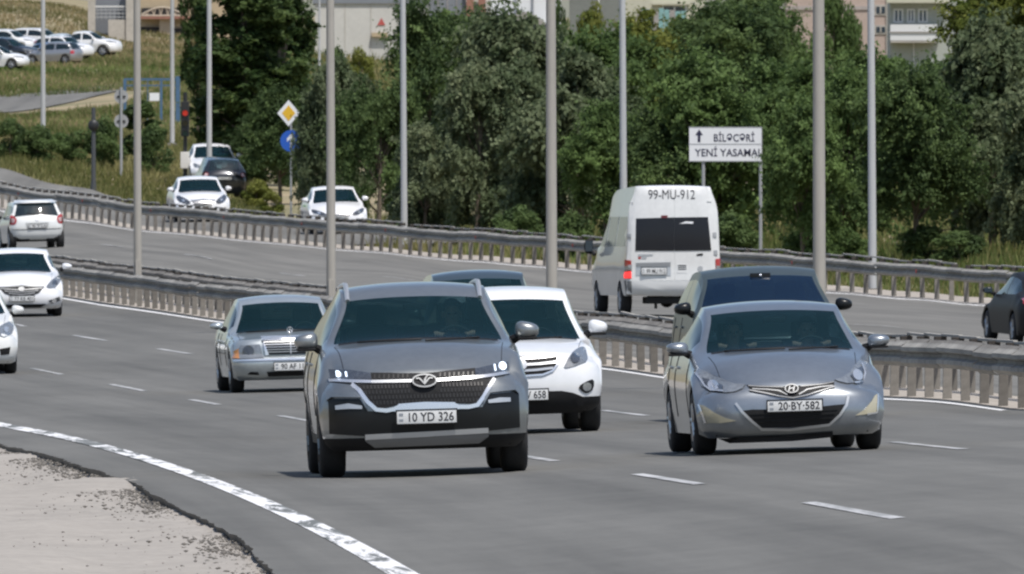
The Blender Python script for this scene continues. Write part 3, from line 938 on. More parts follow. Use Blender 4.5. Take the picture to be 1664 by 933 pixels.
T = [  # x, s, top, width, kind, label, name
 (1615, 62.5, 55, 215, 'grey', 'pale grey-green tree at the right edge, its sprays hanging over the verge', 'ash_tree'),
 (1690, 63.5, 150, 150, 'grey', 'low pale tree cut off by the right edge of the view', 'ash_tree'),
 (1640, 46, -40, 230, 'yellow', 'tall yellowish tree right of the balcony house', 'maple_tree'),
 (1690, 47, -50, 170, 'yellow', 'yellowish tree in the top right corner', 'maple_tree'),
 (1490, 63, 125, 190, 'dark', 'dark tree right of the grey lamp post in the right half', 'elm_tree'),
 (1550, 60.5, 95, 170, 'green', 'green tree below the balcony house, behind the pale grey-green tree', 'elm_tree'),
 (1440, 58, 88, 200, 'green', 'mid green tree below the balcony house', 'elm_tree'),
 (1370, 61, 118, 160, 'green', 'dense green tree right behind the thick median post', 'elm_tree'),
 (1290, 57, 92, 210, 'green', 'bright green tree below the pink house', 'elm_tree'),
 (1305, 63.2, 165, 155, 'green', 'round green tree overhanging the right end of the direction sign', 'elm_tree'),
 (1200, 47, 30, 240, 'dark', 'tall dark tree left of the pink house', 'elm_tree'),
 (1165, 59, 92, 220, 'green', 'green tree rising behind the direction sign', 'elm_tree'),
 (1100, 59, 150, 180, 'dark', 'dark green tree over the roof of the white van', 'elm_tree'),
 (1045, 44, 25, 190, 'yellow', 'yellow-green tree behind the grey post over the van', 'maple_tree'),
 (985, 50, 45, 220, 'green', 'mid green tree between the two posts left of the van', 'elm_tree'),
 (945, 56, 85, 210, 'grey', 'grey-green tree behind the median post left of the van', 'ash_tree'),
 (850, 54, 42, 230, 'grey', 'broad grey-green tree, the widest of the grove', 'ash_tree'),
 (775, 55, 120, 150, 'grey', 'low grey-green tree whose sprays hang over the dark hollow', 'ash_tree'),
 (770, 47, 35, 220, 'dark', 'dark tree below the reddish pillars', 'elm_tree'),
 (700, 50, 25, 180, 'dark', 'deep green tree right of the grey post, below the pale hall', 'elm_tree'),
 (615, 52, 92, 140, 'dark', 'dark tree left of the grey post, below the pale hall', 'elm_tree'),
 (560, 50, 118, 120, 'grey', 'grey-green tree right of the diamond sign, behind the tan post', 'ash_tree'),
 (539, 50.7, 112, 118, 'grey', 'grey-green tree above the diamond sign', 'ash_tree'),
 (455, 47, 150, 110, 'dark', 'dark low tree left of the diamond sign', 'elm_tree'),
 (430, 45, 200, 110, 'dark', 'dark bushy tree behind the dark parked hatchback', 'elm_tree'),
 (690, 54, 215, 120, 'grey', 'small grey-green tree leaning out beside the white car with green doors', 'ash_tree'),
 (985, 58, 170, 140, 'green', 'low green tree to the left of the van roof', 'elm_tree'),
 (1175, 41, -45, 200, 'dark', 'tall dark tree at the top edge, left of the pink house', 'elm_tree'),
 (1245, 40, -30, 150, 'green', 'green tree touching the left corner of the pink house', 'elm_tree'),
 (405, 44.5, -75, 170, 'poplar', 'tall dark poplar above the parked dark hatchback', 'poplar_tree'),
 (460, 43, -60, 110, 'poplar', 'second poplar, right of the tall dark one', 'poplar_tree'),
 (322, 40, -120, 48, 'poplar', 'thin poplar behind the grey post by the traffic light', 'poplar_tree'),
]
cnt = {}
for x, s, top, wid, kind, lab, nm in T:
    v = cnt.get(kind, 0); cnt[kind] = v + 1
    tree(nm, lab, 'tree', x, s, top, wid, kind, v % 3)
for x, s, top, wid, kind, lab in (
    (228, 42, 160, 95, 'cypress', 'tall dark shrub behind the round signs'), (246, 43.5, 205, 70, 'bush', 'dark shrub right of the tan post at the left'),
    (170, 43, 190, 70, 'bush', 'dark shrub behind the round black signal'), (125, 43, 212, 70, 'bush', 'dark shrub left of the signal post'),
    (62, 43, 205, 80, 'bush', 'dark shrub under the twin-tube post'), (18, 43, 195, 60, 'bush', 'dark shrub at the left edge'), (95, 42, 218, 60, 'bushgreen', 'lighter green shrub between the dark ones at the left'),
    (1355, 34, -15, 85, 'bushgreen', 'small tree against the pink house wall'), (1380, 33, 12, 60, 'bush', 'dark narrow shrub against the pink house wall'),
    (1285, 36, 85, 70, 'bush', 'shrub below the little dark-roofed annex'), (960, 31, 5, 70, 'bushyellow', 'yellowish shrub in front of the dark grey house'), (908, 32, -5, 45, 'bush', 'dark shrub right of the gabled hall'),
    (1105, 33, 30, 90, 'bushgreen', 'shrub in front of the turquoise fence'), (585, 27, 78, 60, 'bushyellow', 'dry shrub at the foot of the pale hall'), (545, 27, 82, 60, 'bushgreen', 'low shrub at the foot of the pale hall beside the thin post'),
    (815, 34, 40, 90, 'bushgreen', 'shrub below the gabled hall'), (722, 30, 20, 90, 'bushgreen', 'shrub before the grey doors of the pale hall'),
    (415, 47.5, 292, 60, 'bushyellow', 'yellowish bush beside the white saloon on the slip road'), (440, 49, 312, 50, 'bushyellow', 'low yellowish bush left of the diamond sign post'),
    (655, 51, 300, 80, 'bush', 'dark bush under the trees behind the grey post'), (745, 54, 325, 80, 'bushgreen', 'low green bush right of the grey post'), (840, 57, 335, 90, 'bush', 'dark bush under the broad grey-green tree'),
    (930, 59, 345, 90, 'bush', 'dark bush left of the white van'), (1190, 60.5, 345, 100, 'bush', 'dark bush under the direction sign'), (1320, 61.5, 365, 100, 'bush', 'dark bush behind the thick median post'),
    (1375, 62.5, 372, 90, 'bushgreen', 'green bush left of the grey post at the right'), (1500, 63, 368, 120, 'bush', 'dark bush right of the grey post at the right'), (1560, 63.5, 378, 110, 'bush', 'dark bush under the pale grey-green tree')):
    tree('bush', lab, 'bush', x, s, top, wid, kind, rng.randrange(2), 'shrubs and bushes along the verge and slope')

# ------------------------------------------------------------------ grass (nobody could count it)
def grass(name, regions, lo, hi):
    q = np.random.default_rng(len(name))
    V, Cc = [], []
    for (xa, xb, sa, sb, n, h, w, pal, fn) in regions:
        s = np.exp(q.uniform(math.log(sa), math.log(sb), n)); x = q.uniform(xa, xb, n)
        Y = FOC / s; X = (x - 832) / s
        if fn is not None:
            k = fn(X, Y); X, Y, s = X[k], Y[k], s[k]; n = len(X)
        # clumps: keep where a smooth noise is high
        Z = ground(X, Y) - .10
        hh = h * q.uniform(.35, 1.25, n) * (0.65 + 0.5 * np.sin(X * 1.7 + np.cos(Y * .23) * 3) * np.cos(Y * .31 + X))
        th = q.uniform(0, 6.283, n)
        dx, dy = np.cos(th) * w, np.sin(th) * w
        lx, ly = q.normal(0, .28, n) * hh, q.normal(0, .28, n) * hh
        V.append(np.stack([np.stack([X - dx, Y - dy, Z], 1), np.stack([X + dx, Y + dy, Z], 1), np.stack([X + lx, Y + ly, Z + hh], 1)], 1).reshape(-1, 3))
        m = np.clip(q.normal(.5, .3, n) + .35 * np.sin(X * .5 + Y * .07), 0, 1)[:, None]
        c = np.array(pal[0]) * (1 - m) + np.array(pal[1]) * m
        Cc.append(np.repeat(np.c_[c, np.ones(n)], 3, 0))
    V = np.concatenate(V); Cc = np.concatenate(Cc).astype(np.float32)
    me = np_mesh(name, V, np.arange(len(V)).reshape(-1, 3))
    me.color_attributes.new('tint', 'FLOAT_COLOR', 'POINT').data.foreach_set('color', Cc.ravel())
    tag(link(name, me, M_leaf), kind='stuff')
G1 = ((0.10, 0.118, 0.035), (0.31, 0.28, 0.125))
G2 = ((0.075, 0.12, 0.03), (0.21, 0.245, 0.085))
G3 = ((0.13, 0.135, 0.048), (0.37, 0.295, 0.165))
beyond = lambda X, Y: X > far_rail(Y) + 1.5
off_road = lambda X, Y: X > far_rail(Y) + np.where((Y > 510) & (Y < 648), 6.5, 1.5)
notpark = lambda X, Y: off_road(X, Y) & ~((Y > 880) & (Y < 965) & (X < -20))
grass('grass', [(380, 1760, 50, 69, 62000, .42, .030, G1, off_road), (700, 1760, 56, 69, 26000, .42, .028, G2, off_road),
                (-120, 430, 38, 51, 60000, .36, .034, G1, off_road), (-150, 430, 22.5, 38, 62000, .34, .05, G2, notpark), (-150, 330, 18, 25, 30000, .35, .07, G3, None),
                (-150, 430, 26, 40, 48000, .34, .05, G3, notpark), (400, 900, 19, 30, 22000, .7, .06, G1, None)], 0, 1)

# ------------------------------------------------------------------ buildings far behind
M_pale = mat('pale_render', (0.50, 0.49, 0.46), 0.9, var=0.07, scale=.35)
M_ochre = mat('ochre_render', (0.42, 0.335, 0.225), 0.9, var=0.08, scale=.5)
M_pink = mat('pink_render', (0.41, 0.325, 0.28), 0.9, var=0.10, scale=.6)
M_conc = mat('grey_concrete', (0.40, 0.375, 0.335), 0.9, var=0.18, scale=.6)
M_greyd = mat('slate_grey', (0.185, 0.20, 0.225), 0.8, var=0.08, scale=1)
M_roof = mat('roof_grey', (0.30, 0.28, 0.265), 0.8, var=0.12, scale=1)
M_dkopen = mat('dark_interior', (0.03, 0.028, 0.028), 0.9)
M_win = mat('window_glass', (0.03, 0.045, 0.06), 0.12, spec=0.7)
M_brick = mat('red_brown', (0.27, 0.135, 0.10), 0.85, var=.15, scale=2)
M_trimw = mat('trim_white', (0.62, 0.63, 0.63), 0.6)
M_turq = mat('turquoise', (0.20, 0.36, 0.36), 0.8, var=.15, scale=1)
M_cream = mat('cream_render', (0.46, 0.45, 0.36), 0.9, var=.08, scale=.5)
def bld(name, label, cat, x, s):
    p = spot(x, s)
    t = thing(name, label, cat, p)
    X = lambda px: (px - x) / s
    Z = lambda py: CAM_H - (py - YH) / s - p.z
    return t, X, Z
def bx(name, t, x0, x1, y0, y1, z0, z1, m, bev=0.0):
    bm = bmesh.new(); box(bm, (min(x0, x1), y0, min(z0, z1)), (max(x0, x1), y1, max(z0, z1)), bev)
    return bm_obj(name, bm, m, t)
def win(t, X, Z, a, b, c, d, frame=M_trimw, y=0.0, glass=M_win, nm='window'):
    """window: frame, recessed pane and a mullion; a..b columns, c..d rows"""
    f = bx(nm, t, X(a), X(b), y - .06, y + .02, Z(d), Z(c), frame)
    g = .12
    bx('pane', f, X(a) + g, X(b) - g, y - .085, y - .05, Z(d) + g, Z(c) - g, glass)
    bx('mullion', f, (X(a) + X(b)) / 2 - .05, (X(a) + X(b)) / 2 + .05, y - .10, y - .083, Z(d) + g, Z(c) - g, frame)
    return f
# the big pale hall
t, X, Z = bld('pale_hall', 'big pale blank-walled hall behind the trees, with grey doors and a small red triangle', 'building', 640, 20)
bx('wall', t, X(512), X(697), 0, 12, -3, Z(6), M_pale)
bx('parapet', t, X(508), X(700), -.15, 12.1, Z(6), Z(-30), M_greyd)
for a in (560, 602, 650):
    bx('joint', t, X(a), X(a) + .06, -.03, .0, Z(84), Z(6.5), M_conc)
d = bx('door', t, X(697.2), X(757), .3, .5, -3, Z(-20), M_greyd)
for a in (712, 727, 742):
    bx('seam', d, X(a) - .04, X(a) + .04, .24, .299, -3, Z(-20), M_roof)
for a in (764, 783):
    bx('pillar', t, X(a) - .3, X(a) + .3, -.3, .3, -3, Z(-30), M_brick)
bx('back_wall', t, X(757), X(800), 1.0, 1.2, -3, Z(-30), M_pale)
plate_poly('triangle', [(X(613), Z(41)), (X(626), Z(41)), (X(620), Z(29))], -.06, -.01, mat('triangle_red', (.42, .08, .07), .6), t)
bx('sill', t, X(604), X(630), -.4, -.0, Z(60), Z(53), M_ochre)
# gabled hall
t, X, Z = bld('gabled_hall', 'white hall with a low grey gable, right of the reddish pillars', 'building', 850, 21)
bx('wall', t, X(797), X(912), 0, 10, -4, Z(40), M_trimw)
bm = bmesh.new()
a = [bm.verts.new(v) for v in ((X(815), -.3, Z(40)), (X(890), -.3, Z(40)), (X(868), -.3, Z(24)), (X(853), -.3, Z(19)), (X(838), -.3, Z(24)))]
f = bm.faces.new(a); r = bmesh.ops.extrude_face_region(bm, geom=[f])
for v in r['geom']:
    if isinstance(v, bmesh.types.BMVert): v.co.y = 6
bmesh.ops.recalc_face_normals(bm, faces=bm.faces)
bm_obj('roof', bm, M_roof, t)
bx('upper_wall', t, X(797), X(912), 6.2, 10, Z(40), Z(-30), M_trimw)
bx('gutter', t, X(797), X(912), -.2, -.01, Z(45), Z(40.4), M_greyd)
for a in (838, 866):
    bx('pipe', t, X(a) - .05, X(a) + .05, 6.0, 6.15, Z(22), Z(-30), M_greyd)
# dark grey house and cream house
t, X, Z = bld('grey_house', 'dark grey house with a pale downpipe, behind the yellowish shrub', 'building', 965, 24)
bx('wall', t, X(926), X(1012), 0, 8, -4, Z(-30), mat('grey_green_render', (.17, .18, .165), .9, var=.1, scale=.5))
bx('pipe', t, X(973) - .05, X(973) + .05, -.12, -.01, -2, Z(-30), M_trimw)
t, X, Z = bld('cream_house', 'cream house with a dark window band, behind the turquoise fence', 'building', 1090, 24)
bx('wall', t, X(1012.5), X(1146), 0, 8, -4, Z(-30), M_cream)
w = win(t, X, Z, 1076, 1116, 8, 24)
bx('ledge', t, X(1060), X(1120), -.4, -.0, Z(8), Z(5), M_cream)
t, X, Z = bld('turquoise_fence', 'weathered turquoise board fence in front of the cream house', 'fence', 1075, 26)
for k in range(9):
    a = 1034 + k * 9
    bx('board', t, X(a) + .02, X(a + 9) - .02, -.02, .03, -1, Z(16 + rng.uniform(-3, 3)), M_turq if k % 3 else M_roof)
# pink house
t, X, Z = bld('pink_house', 'pink plastered house wall behind the trees, with weathered patches', 'building', 1360, 24)
bx('wall', t, X(1278), X(1443), 0, 9, -5, Z(-40), M_pink)
bx('band', t, X(1277), X(1424), -.08, -.002, Z(16), Z(10), mat('band_grey', (.36, .32, .30), .9, var=.15, scale=.8))
bx('corner_strip', t, X(1440), X(1446), -.12, -.003, -5, Z(-40), M_conc)
for a, b, c, d in ((1421, 1441, 8, 25), (1421, 1441, 41, 56)):
    f = win(t, X, Z, a, b, c, d, frame=M_conc)
t, X, Z = bld('annex', 'small annex with a white-edged dark roof below the pink house', 'building', 1293, 27)
bx('wall', t, X(1268), X(1318), 0, 4, -3, Z(101), M_pink)
bx('roof', t, X(1264), X(1318), -.5, 4.3, Z(101), Z(95), mat('maroon', (.11, .06, .06), .7))
bx('roof_edge', t, X(1263), X(1319), -.56, -.505, Z(95), Z(92), M_trimw)
# balcony house
t, X, Z = bld('balcony_house', 'house with a white enclosed balcony and blue-grey windows, right of the pink house', 'building', 1490, 24.5)
bx('wall', t, X(1446.5), X(1560), .6, 9, -5, Z(-40), mat('greygreen_wall', (.35, .375, .345), .9, var=.1, scale=.6))
bx('roof_slab', t, X(1440), X(1542), -.9, .59, Z(5), Z(-3), M_cream)
b = bx('balcony', t, X(1446.5), X(1522), -.7, .59, Z(66), Z(40), M_trimw)
bx('rail', b, X(1445), X(1524), -.78, -.701, Z(53.5), Z(51.5), M_roof)
bx('soffit', b, X(1447), X(1521), -.68, .58, Z(69.5), Z(66.1), M_conc)
for a, c in ((1452, 1468), (1474, 1487), (1492, 1508)):
    win(t, X, Z, a, c, 14, 37, y=.6, glass=mat('blue_pane', (.05, .085, .12), .12, spec=.7))
bx('downpipe', t, X(1484), X(1486), .45, .58, Z(110), Z(70), M_trimw)
# ochre works with a truss roof opening, top left
t, X, Z = bld('ochre_works', 'ochre works building with an arched truss over a dark opening, top left', 'building', 290, 19)
bx('wall', t, X(228), X(400), .8, 14, -3, Z(-40), M_ochre)
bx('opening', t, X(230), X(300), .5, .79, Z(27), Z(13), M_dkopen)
bx('lintel', t, X(226), X(312), -.4, .49, Z(31), Z(27), M_brick)
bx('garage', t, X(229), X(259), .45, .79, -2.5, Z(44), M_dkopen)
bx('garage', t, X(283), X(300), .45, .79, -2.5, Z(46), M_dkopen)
bx('pier', t, X(259), X(281), .1, .79, -2.5, Z(31.2), mat('tan_pier', (.40, .33, .25), .9, var=.1, scale=1))
bm = bmesh.new()
arc = [(X(230 + 68 * k / 12), 0.2, Z(24 - 12 * math.sin(math.pi * k / 12))) for k in range(13)]
tube(bm, arc, .09, 6)
tube(bm, [(X(229), .2, Z(25.5)), (X(300), .2, Z(25.5))], .09, 6)
for k in range(1, 12):
    tube(bm, [arc[k], (X(230 + 68 * (k + (.5 if k % 2 else -.5)) / 12), .2, Z(25.5))], .05, 5)
bm_obj('truss', bm, mat('truss_tan', (.42, .36, .28), .7), t)
# concrete terrace with a fence
t, X, Z = bld('concrete_terrace', 'pale concrete terrace wall with railed openings, above the grassy slope at top left', 'wall', 190, 20.5)
bx('pillar', t, X(205), X(219), -.3, .8, -3, Z(-40), M_conc)
bx('wall', t, X(150), X(205), 0, .6, Z(12), Z(9.5), M_trimw)
bx('wall', t, X(176), X(205), -.1, .7, -3, Z(32), M_conc)
bx('pillar', t, X(143), X(155), -.2, .8, -3, Z(-40), M_conc)
bx('back_wall', t, X(150), X(206), 1.5, 1.7, -2, Z(-40), M_greyd)
for k in range(7):
    a = 158 + k * 7
    bx('picket', t, X(a) - .03, X(a) + .03, .1, .15, Z(32), Z(12), M_alu)
for z in (16, 22, 28):
    bx('rail', t, X(155), X(205), .05, .099, Z(z) - .04, Z(z) + .04, M_alu)

# ------------------------------------------------------------------ vehicles
def paint(name, col, metal=0.0, rough=0.34, dirt=0.10, coat=0.9):
    return mat('paint_' + name, col, rough, metal=metal, coat=coat, var=dirt, scale=1.3)
M_glass = glass_mat('car_glass', (0.008, 0.032, 0.040), 0.56, 0.45)
M_glass_dk = glass_mat('car_glass_dark', (0.012, 0.022, 0.028), 0.10, 0.6)
M_glass_blue = glass_mat('car_glass_blue', (0.003, 0.012, 0.030), 0.12, 0.5)
M_trim = mat('black_plastic', (0.013, 0.013, 0.014), 0.6, var=.2, scale=6, spec=.22)
M_gloss = mat('gloss_black', (0.009, 0.010, 0.011), 0.30, spec=.3)
M_rubber = mat('tyre_rubber', (0.022, 0.022, 0.023), 0.85, var=.3, scale=6)
M_rim = mat('alloy', (0.42, 0.43, 0.45), 0.35, metal=.8)
M_chrome = mat('chrome', (0.74, 0.75, 0.77), 0.24, metal=.75)
M_satin2 = mat('dull_silver', (0.30, 0.305, 0.31), 0.5, metal=.4, spec=.3)
M_satin = mat('satin_silver', (0.55, 0.56, 0.57), 0.38, metal=.7)
M_under = mat('underbody', (0.012, 0.012, 0.012), 0.9)
M_lamp_l = mat('lamp_lens', (0.22, 0.235, 0.25), 0.12, metal=.3, var=.4, scale=22, coat=1.0)
M_lamp_d = mat('lamp_lens_dark', (0.05, 0.055, 0.065), 0.10, var=.5, scale=20, coat=1.0)
M_led = mat('led_lit', (0.7, 0.8, 1), .3, emit=(.75, .86, 1.0, 1.6))
M_tail = mat('tail_lens', (0.36, 0.02, 0.022), 0.15, coat=1.0)
M_brake = mat('brake_lit', (0.6, 0.02, 0.02), .3, emit=(1.0, .04, .04, 1.2))
M_amber = mat('amber_lens', (0.55, 0.24, 0.08), 0.2, coat=1.0)
M_plate = mat('plate_white', (0.66, 0.665, 0.66), 0.5)
M_plink = mat('plate_ink', (0.03, 0.03, 0.035), 0.6)
M_beige = mat('fog_beige', (0.40, 0.37, 0.27), 0.3, coat=.6)
M_seat = mat('seat_fabric', (0.05, 0.05, 0.052), 0.9)
M_dash = mat('dashboard', (0.035, 0.037, 0.04), 0.7)
M_skin = mat('skin', (0.42, 0.25, 0.18), 0.6)
M_shirt = mat('shirt_dark', (0.06, 0.065, 0.08), 0.9)
M_hair = mat('hair', (0.015, 0.012, 0.01), 0.7)

SED = dict(L=4.53, W=.8875, z_bot=.17, z_lip=.66, z_cowl=.97, y_cowl=1.12, z_head=1.335, y_head=1.95, z_roof=1.44, y_roof=2.55, z_rhead=1.37, y_rhead=3.2,
           z_rbase=1.05, y_rbase=3.95, z_tail=1.0, y_tail=4.45, w_lip=.70, w_cowl=.76, w_head=.645, w_roof=.64, w_rhead=.60, w_rbase=.68, w_tail=.70,
           z_belt=.94, z_wide=.66, sill=.20, ya=.90, yb=3.60, r=.315, c_lip=.05, c_hood=.09, sw=.26, ride=0.0, tyre=.20)
SUVT = dict(SED, L=4.67, W=.915, z_bot=.24, z_lip=.93, z_cowl=1.165, y_cowl=1.1, z_head=1.565, y_head=1.85, z_roof=1.68, y_roof=2.5, z_rhead=1.63, y_rhead=4.0,
            z_rbase=1.12, y_rbase=4.45, z_tail=1.05, y_tail=4.58, w_lip=.73, w_cowl=.815, w_head=.655, w_roof=.65, w_rhead=.63, w_rbase=.74, w_tail=.78,
            z_belt=1.09, z_wide=.80, sill=.30, ya=.92, yb=3.62, r=.355, tyre=.225)
HATCH = dict(SED, L=3.95, W=.85, z_lip=.74, z_cowl=1.0, y_cowl=.95, z_head=1.40, y_head=1.7, z_roof=1.50, y_roof=2.2, z_rhead=1.42, y_rhead=3.45,
             z_rbase=1.0, y_rbase=3.85, z_tail=.92, y_tail=3.90, w_rhead=.58, w_rbase=.70, w_tail=.76, ya=.8, yb=3.3)
def chaikin(p, n=2):
    for _ in range(n):
        q = []
        for i in range(len(p)):
            a, b = p[i], p[(i + 1) % len(p)]
            q += [(a[0] * .75 + b[0] * .25, a[1] * .75 + b[1] * .25), (a[0] * .25 + b[0] * .75, a[1] * .25 + b[1] * .75)]
        p = q
    return p
def mirx(p):
    return [(-x, z) for x, z in p][::-1]
def ribbon_poly(p, w):
    p = [Vector((a, b, 0)) for a, b in p]
    l, r = [], []
    for i in range(len(p)):
        d = (p[min(i + 1, len(p) - 1)] - p[max(i - 1, 0)]).normalized()
        n = Vector((-d.y, d.x, 0)) * w / 2
        l.append(p[i] + n); r.append(p[i] - n)
    return [(v.x, v.y) for v in l + r[::-1]]

class Car:
    def __init__(self, name, label, cat, P, pm, group=None, glass=None, black_below=None, detail=1.0, roof_m=None, side_glass=None):
        self.P = P; self.pm = pm
        self.t = thing(name, label, cat, (0, 0, 0), group=group)
        self.off = -P['L'] / 2
        self.glass = glass or M_glass
        self.build(black_below, detail, roof_m, side_glass or M_glass_dk)
        self.wheels()
        self.inside()
    def add(self, name, bm_or_me, m, parent=None, smooth=True, sharp=40):
        if isinstance(bm_or_me, bmesh.types.BMesh):
            o = bm_obj(name, bm_or_me, m, parent or self.t, smooth, sharp)
        else:
            o = link(name, bm_or_me, m, parent or self.t, smooth, sharp)
        if parent is None or parent == self.t:
            o.location.y += self.off
        return o
    def build(self, black_below, detail, roof_m, sgl):
        P = self.P; W = P['W']; sw = P['sw']; L = P['L']
        zb, zl = P['z_bot'], P['z_lip']
        K = 14
        FR = P.get('fascia') or [(.12, zb, W * .86, 0, .08, sw * .95), (.03, zb + .09, W * .95, 0, .09, sw), (0, zb + (zl - zb) * .45, W * .985, 0, .11, sw),
              (.03, zl - (zl - zb) * .22, W * .95, P['c_lip'] * .3, .12, sw), (.10, zl, P['w_lip'], P['c_lip'], .13, sw * .95)]
        yl = FR[-1][0]
        hy = P['y_cowl'] - yl
        dz = P['z_cowl'] - zl
        hb = P.get('hood_bulge', .62)
        TR = P.get('top') or [FR[-1], (yl + hy * .25, zl + dz * (hb * .6), P['w_lip'] + .03, P['c_hood'], .12, sw * .5), (yl + hy * .6, zl + dz * (.35 + hb * .65), (P['w_lip'] + P['w_cowl']) / 2 + .02, P['c_hood'], .12, sw * .12),
              (P['y_cowl'], P['z_cowl'], P['w_cowl'], .05, .20, 0), (P['y_head'], P['z_head'], P['w_head'], .035, .07, 0),
              ((P['y_head'] + P['y_roof']) / 2, P['z_head'] + (P['z_roof'] - P['z_head']) * .82, P['w_roof'] + .005, .045, .02, 0),
              (P['y_roof'], P['z_roof'], P['w_roof'], .05, 0, 0), (P['y_rhead'], P['z_rhead'], P['w_rhead'], .05, -.06, 0),
              (P['y_rbase'], P['z_rbase'], P['w_rbase'], .05, -.14, 0), (P['y_tail'], P['z_tail'], P['w_tail'], .04, -.12, -.16)]
        yt, zt = TR[-1][0], TR[-1][1]
        RR = P.get('rear') or [TR[-1], (L - .01, zt - .14, W * .92, 0, -.09, -.22), (L, (zt + zb) * .55, W * .97, 0, -.08, -.24), (L - .03, zb + .16, W * .95, 0, -.08, -.24), (L - .12, zb + .03, W * .86, 0, -.08, -.22)]
        def dense(rows, n=None, ds=.075):
            r = np.array(rows, float)
            t = np.r_[0, np.cumsum(np.hypot(np.diff(r[:, 0]), np.diff(r[:, 1])) + 1e-4)]
            if n is None:
                ts = []
                for a, b in zip(t[:-1], t[1:]):
                    k = max(2, int(round((b - a) / (ds / detail))))
                    ts += list(np.linspace(a, b, k, endpoint=False))
                ts.append(t[-1])
            else:
                ts = np.linspace(t[0], t[-1], n)
            ts = np.array(ts)
            out = pchip(t, r, ts)
            seg = np.clip(np.searchsorted(t, ts + 1e-6, side='right') - 1, 0, len(t) - 2)
            return out, seg
        fr, _ = dense(FR, K + 1)
        tr, tseg = dense(TR)
        rr, _ = dense(RR, K + 1)
        nu = 15
        u = np.sin(np.linspace(-1, 1, 2 * nu + 1) * math.pi / 2)
        u = u * .55 + np.linspace(-1, 1, 2 * nu + 1) * .45
        def surf(rows):
            y, z, w, c, s2, s6 = (rows[:, k:k + 1] for k in range(6))
            a = np.abs(u)[None]
            return np.stack([w * u[None], y + s2 * a ** 2 + s6 * a ** 8, z - c * a ** 2.2], -1)
        Sf, St, Sr = surf(fr), surf(tr), surf(rr)
        # sides
        yE = St[:, -1, 1]
        wE, zE = St[:, -1, 0], St[:, -1, 2]
        cowl_y = P['y_cowl']; rb = P['y_rbase']
        hoodness = np.clip((cowl_y + .15 - yE) / .25, 0, 1) + np.clip((yE - (rb - .25)) / .25, 0, 1)
        hoodness = np.clip(hoodness, 0, 1)
        belt_z = P['z_belt'] + (yE - cowl_y) / L * P.get('belt_rise', .09)
        zbelt = np.minimum(belt_z, zE - .015) * (1 - hoodness) + (zE - .05) * hoodness
        xb_g = W * P.get('belt_w', .925) * np.ones_like(yE)
        xbelt = np.maximum(xb_g * (1 - hoodness) + (wE + (W - wE) * .55) * hoodness, wE + .004)
        zw = np.minimum(P['z_wide'] + .05 * (yE / L), zbelt - .05)
        taper = 1 - .03 * np.clip((yE - L * .75) / (L * .25), 0, 1) ** 2
        xw = np.maximum(W * taper, xbelt + .002)
        zs = P['sill'] + 0 * yE
        R = P['r'] + .045
        for yc in (P['ya'], P['yb']):
            d = np.abs(yE - yc)
            zs = np.where(d < R, np.maximum(zs, P['r'] + np.sqrt(np.maximum(R * R - d * d, 0))), zs)
        zw2 = np.maximum(zw, zs + .05)
        xs = W * .95 * np.ones_like(yE) + np.where(zs > P['sill'] + .02, W * .03, 0)
        mb, mw = 5, 8
        m = np.arange(K + 1)
        SL = np.zeros((len(yE), K + 1, 3))
        for i in range(len(yE)):
            q = pchip([0, mb, mw, K], np.array([[wE[i], zE[i]], [xbelt[i], zbelt[i]], [xw[i], min(zw2[i], zbelt[i] - .02)], [xs[i], zs[i]]]), m)
            SL[i, :, 0] = q[:, 0]; SL[i, :, 2] = q[:, 1]; SL[i, :, 1] = yE[i]
        SL[0] = Sf[::-1, -1]; SL[-1] = Sr[:, -1]
        # blend the first and last rows so the corner rolls over gently
        V, F, cls = [], [], []
        def put(G, flip, c):
            b = sum(len(v) for v in V)
            V.append(G.reshape(-1, 3))
            f = grid_faces(G.shape[0], G.shape[1]) + b
            if flip: f = f[:, ::-1]
            F.append(f); cls.extend(np.asarray(c).ravel().tolist())
        nr_, nc = Sf.shape[:2]
        zmid = (Sf[:-1, :-1, 2] + Sf[1:, 1:, 2]) / 2
        put(Sf, False, np.where(zmid < (black_below or -1), 'lower_trim', 'body'))
        um = (u[:-1] + u[1:]) / 2
        c = np.full((len(tr) - 1, nc - 1), 'body', dtype=object)
        for i in range(len(tr) - 1):
            sg = tseg[i]
            ic, ih, irh, irb = 3, 4, 7, 8
            if sg == ic: c[i] = np.where(np.abs(um) < .935, 'windshield', 'body')
            elif sg == ic - 1 and tseg[i + 1] == ic: c[i] = np.where(np.abs(um) < .9, 'cowl_panel', 'body')
            elif sg == irh and P.get('rear_glass', True): c[i] = np.where(np.abs(um) < .88, 'rear_window', 'body')
            elif sg in (4, 5, 6) and roof_m is not None: c[i] = np.where(np.abs(um) < .86, 'roof', 'body')
        put(St, False, c)
        zmid = (Sr[:-1, :-1, 2] + Sr[1:, 1:, 2]) / 2
        put(Sr, False, np.where(zmid < (P.get('rear_black') or black_below or -1), 'lower_trim', 'body'))
        for sgn in (1, -1):
            G = SL.copy(); G[..., 0] *= sgn
            c = np.full((len(yE) - 1, K), 'body', dtype=object)
            for i in range(len(yE) - 1):
                ym = (yE[i] + yE[i + 1]) / 2
                zedge = zE[i]
                if P.get('side_glass', True) and cowl_y + .32 < ym < rb - .22 and zedge - zbelt[i] > .10:
                    if all(abs(ym - b) > .045 for b in P.get('pillars', ((cowl_y + rb) / 2 + .12,))):
                        c[i, 1:mb] = 'side_window'
                if black_below:
                    for k in range(K):
                        if (G[i, k, 2] + G[i + 1, k + 1, 2]) / 2 < (P['sill'] + .10) or (k >= K - 1 and black_below): c[i, k] = 'lower_trim'
            put(G, sgn < 0, np.char.add(c.astype(str), '' if sgn > 0 else ''))
            if sgn > 0: n_side0 = len(cls)
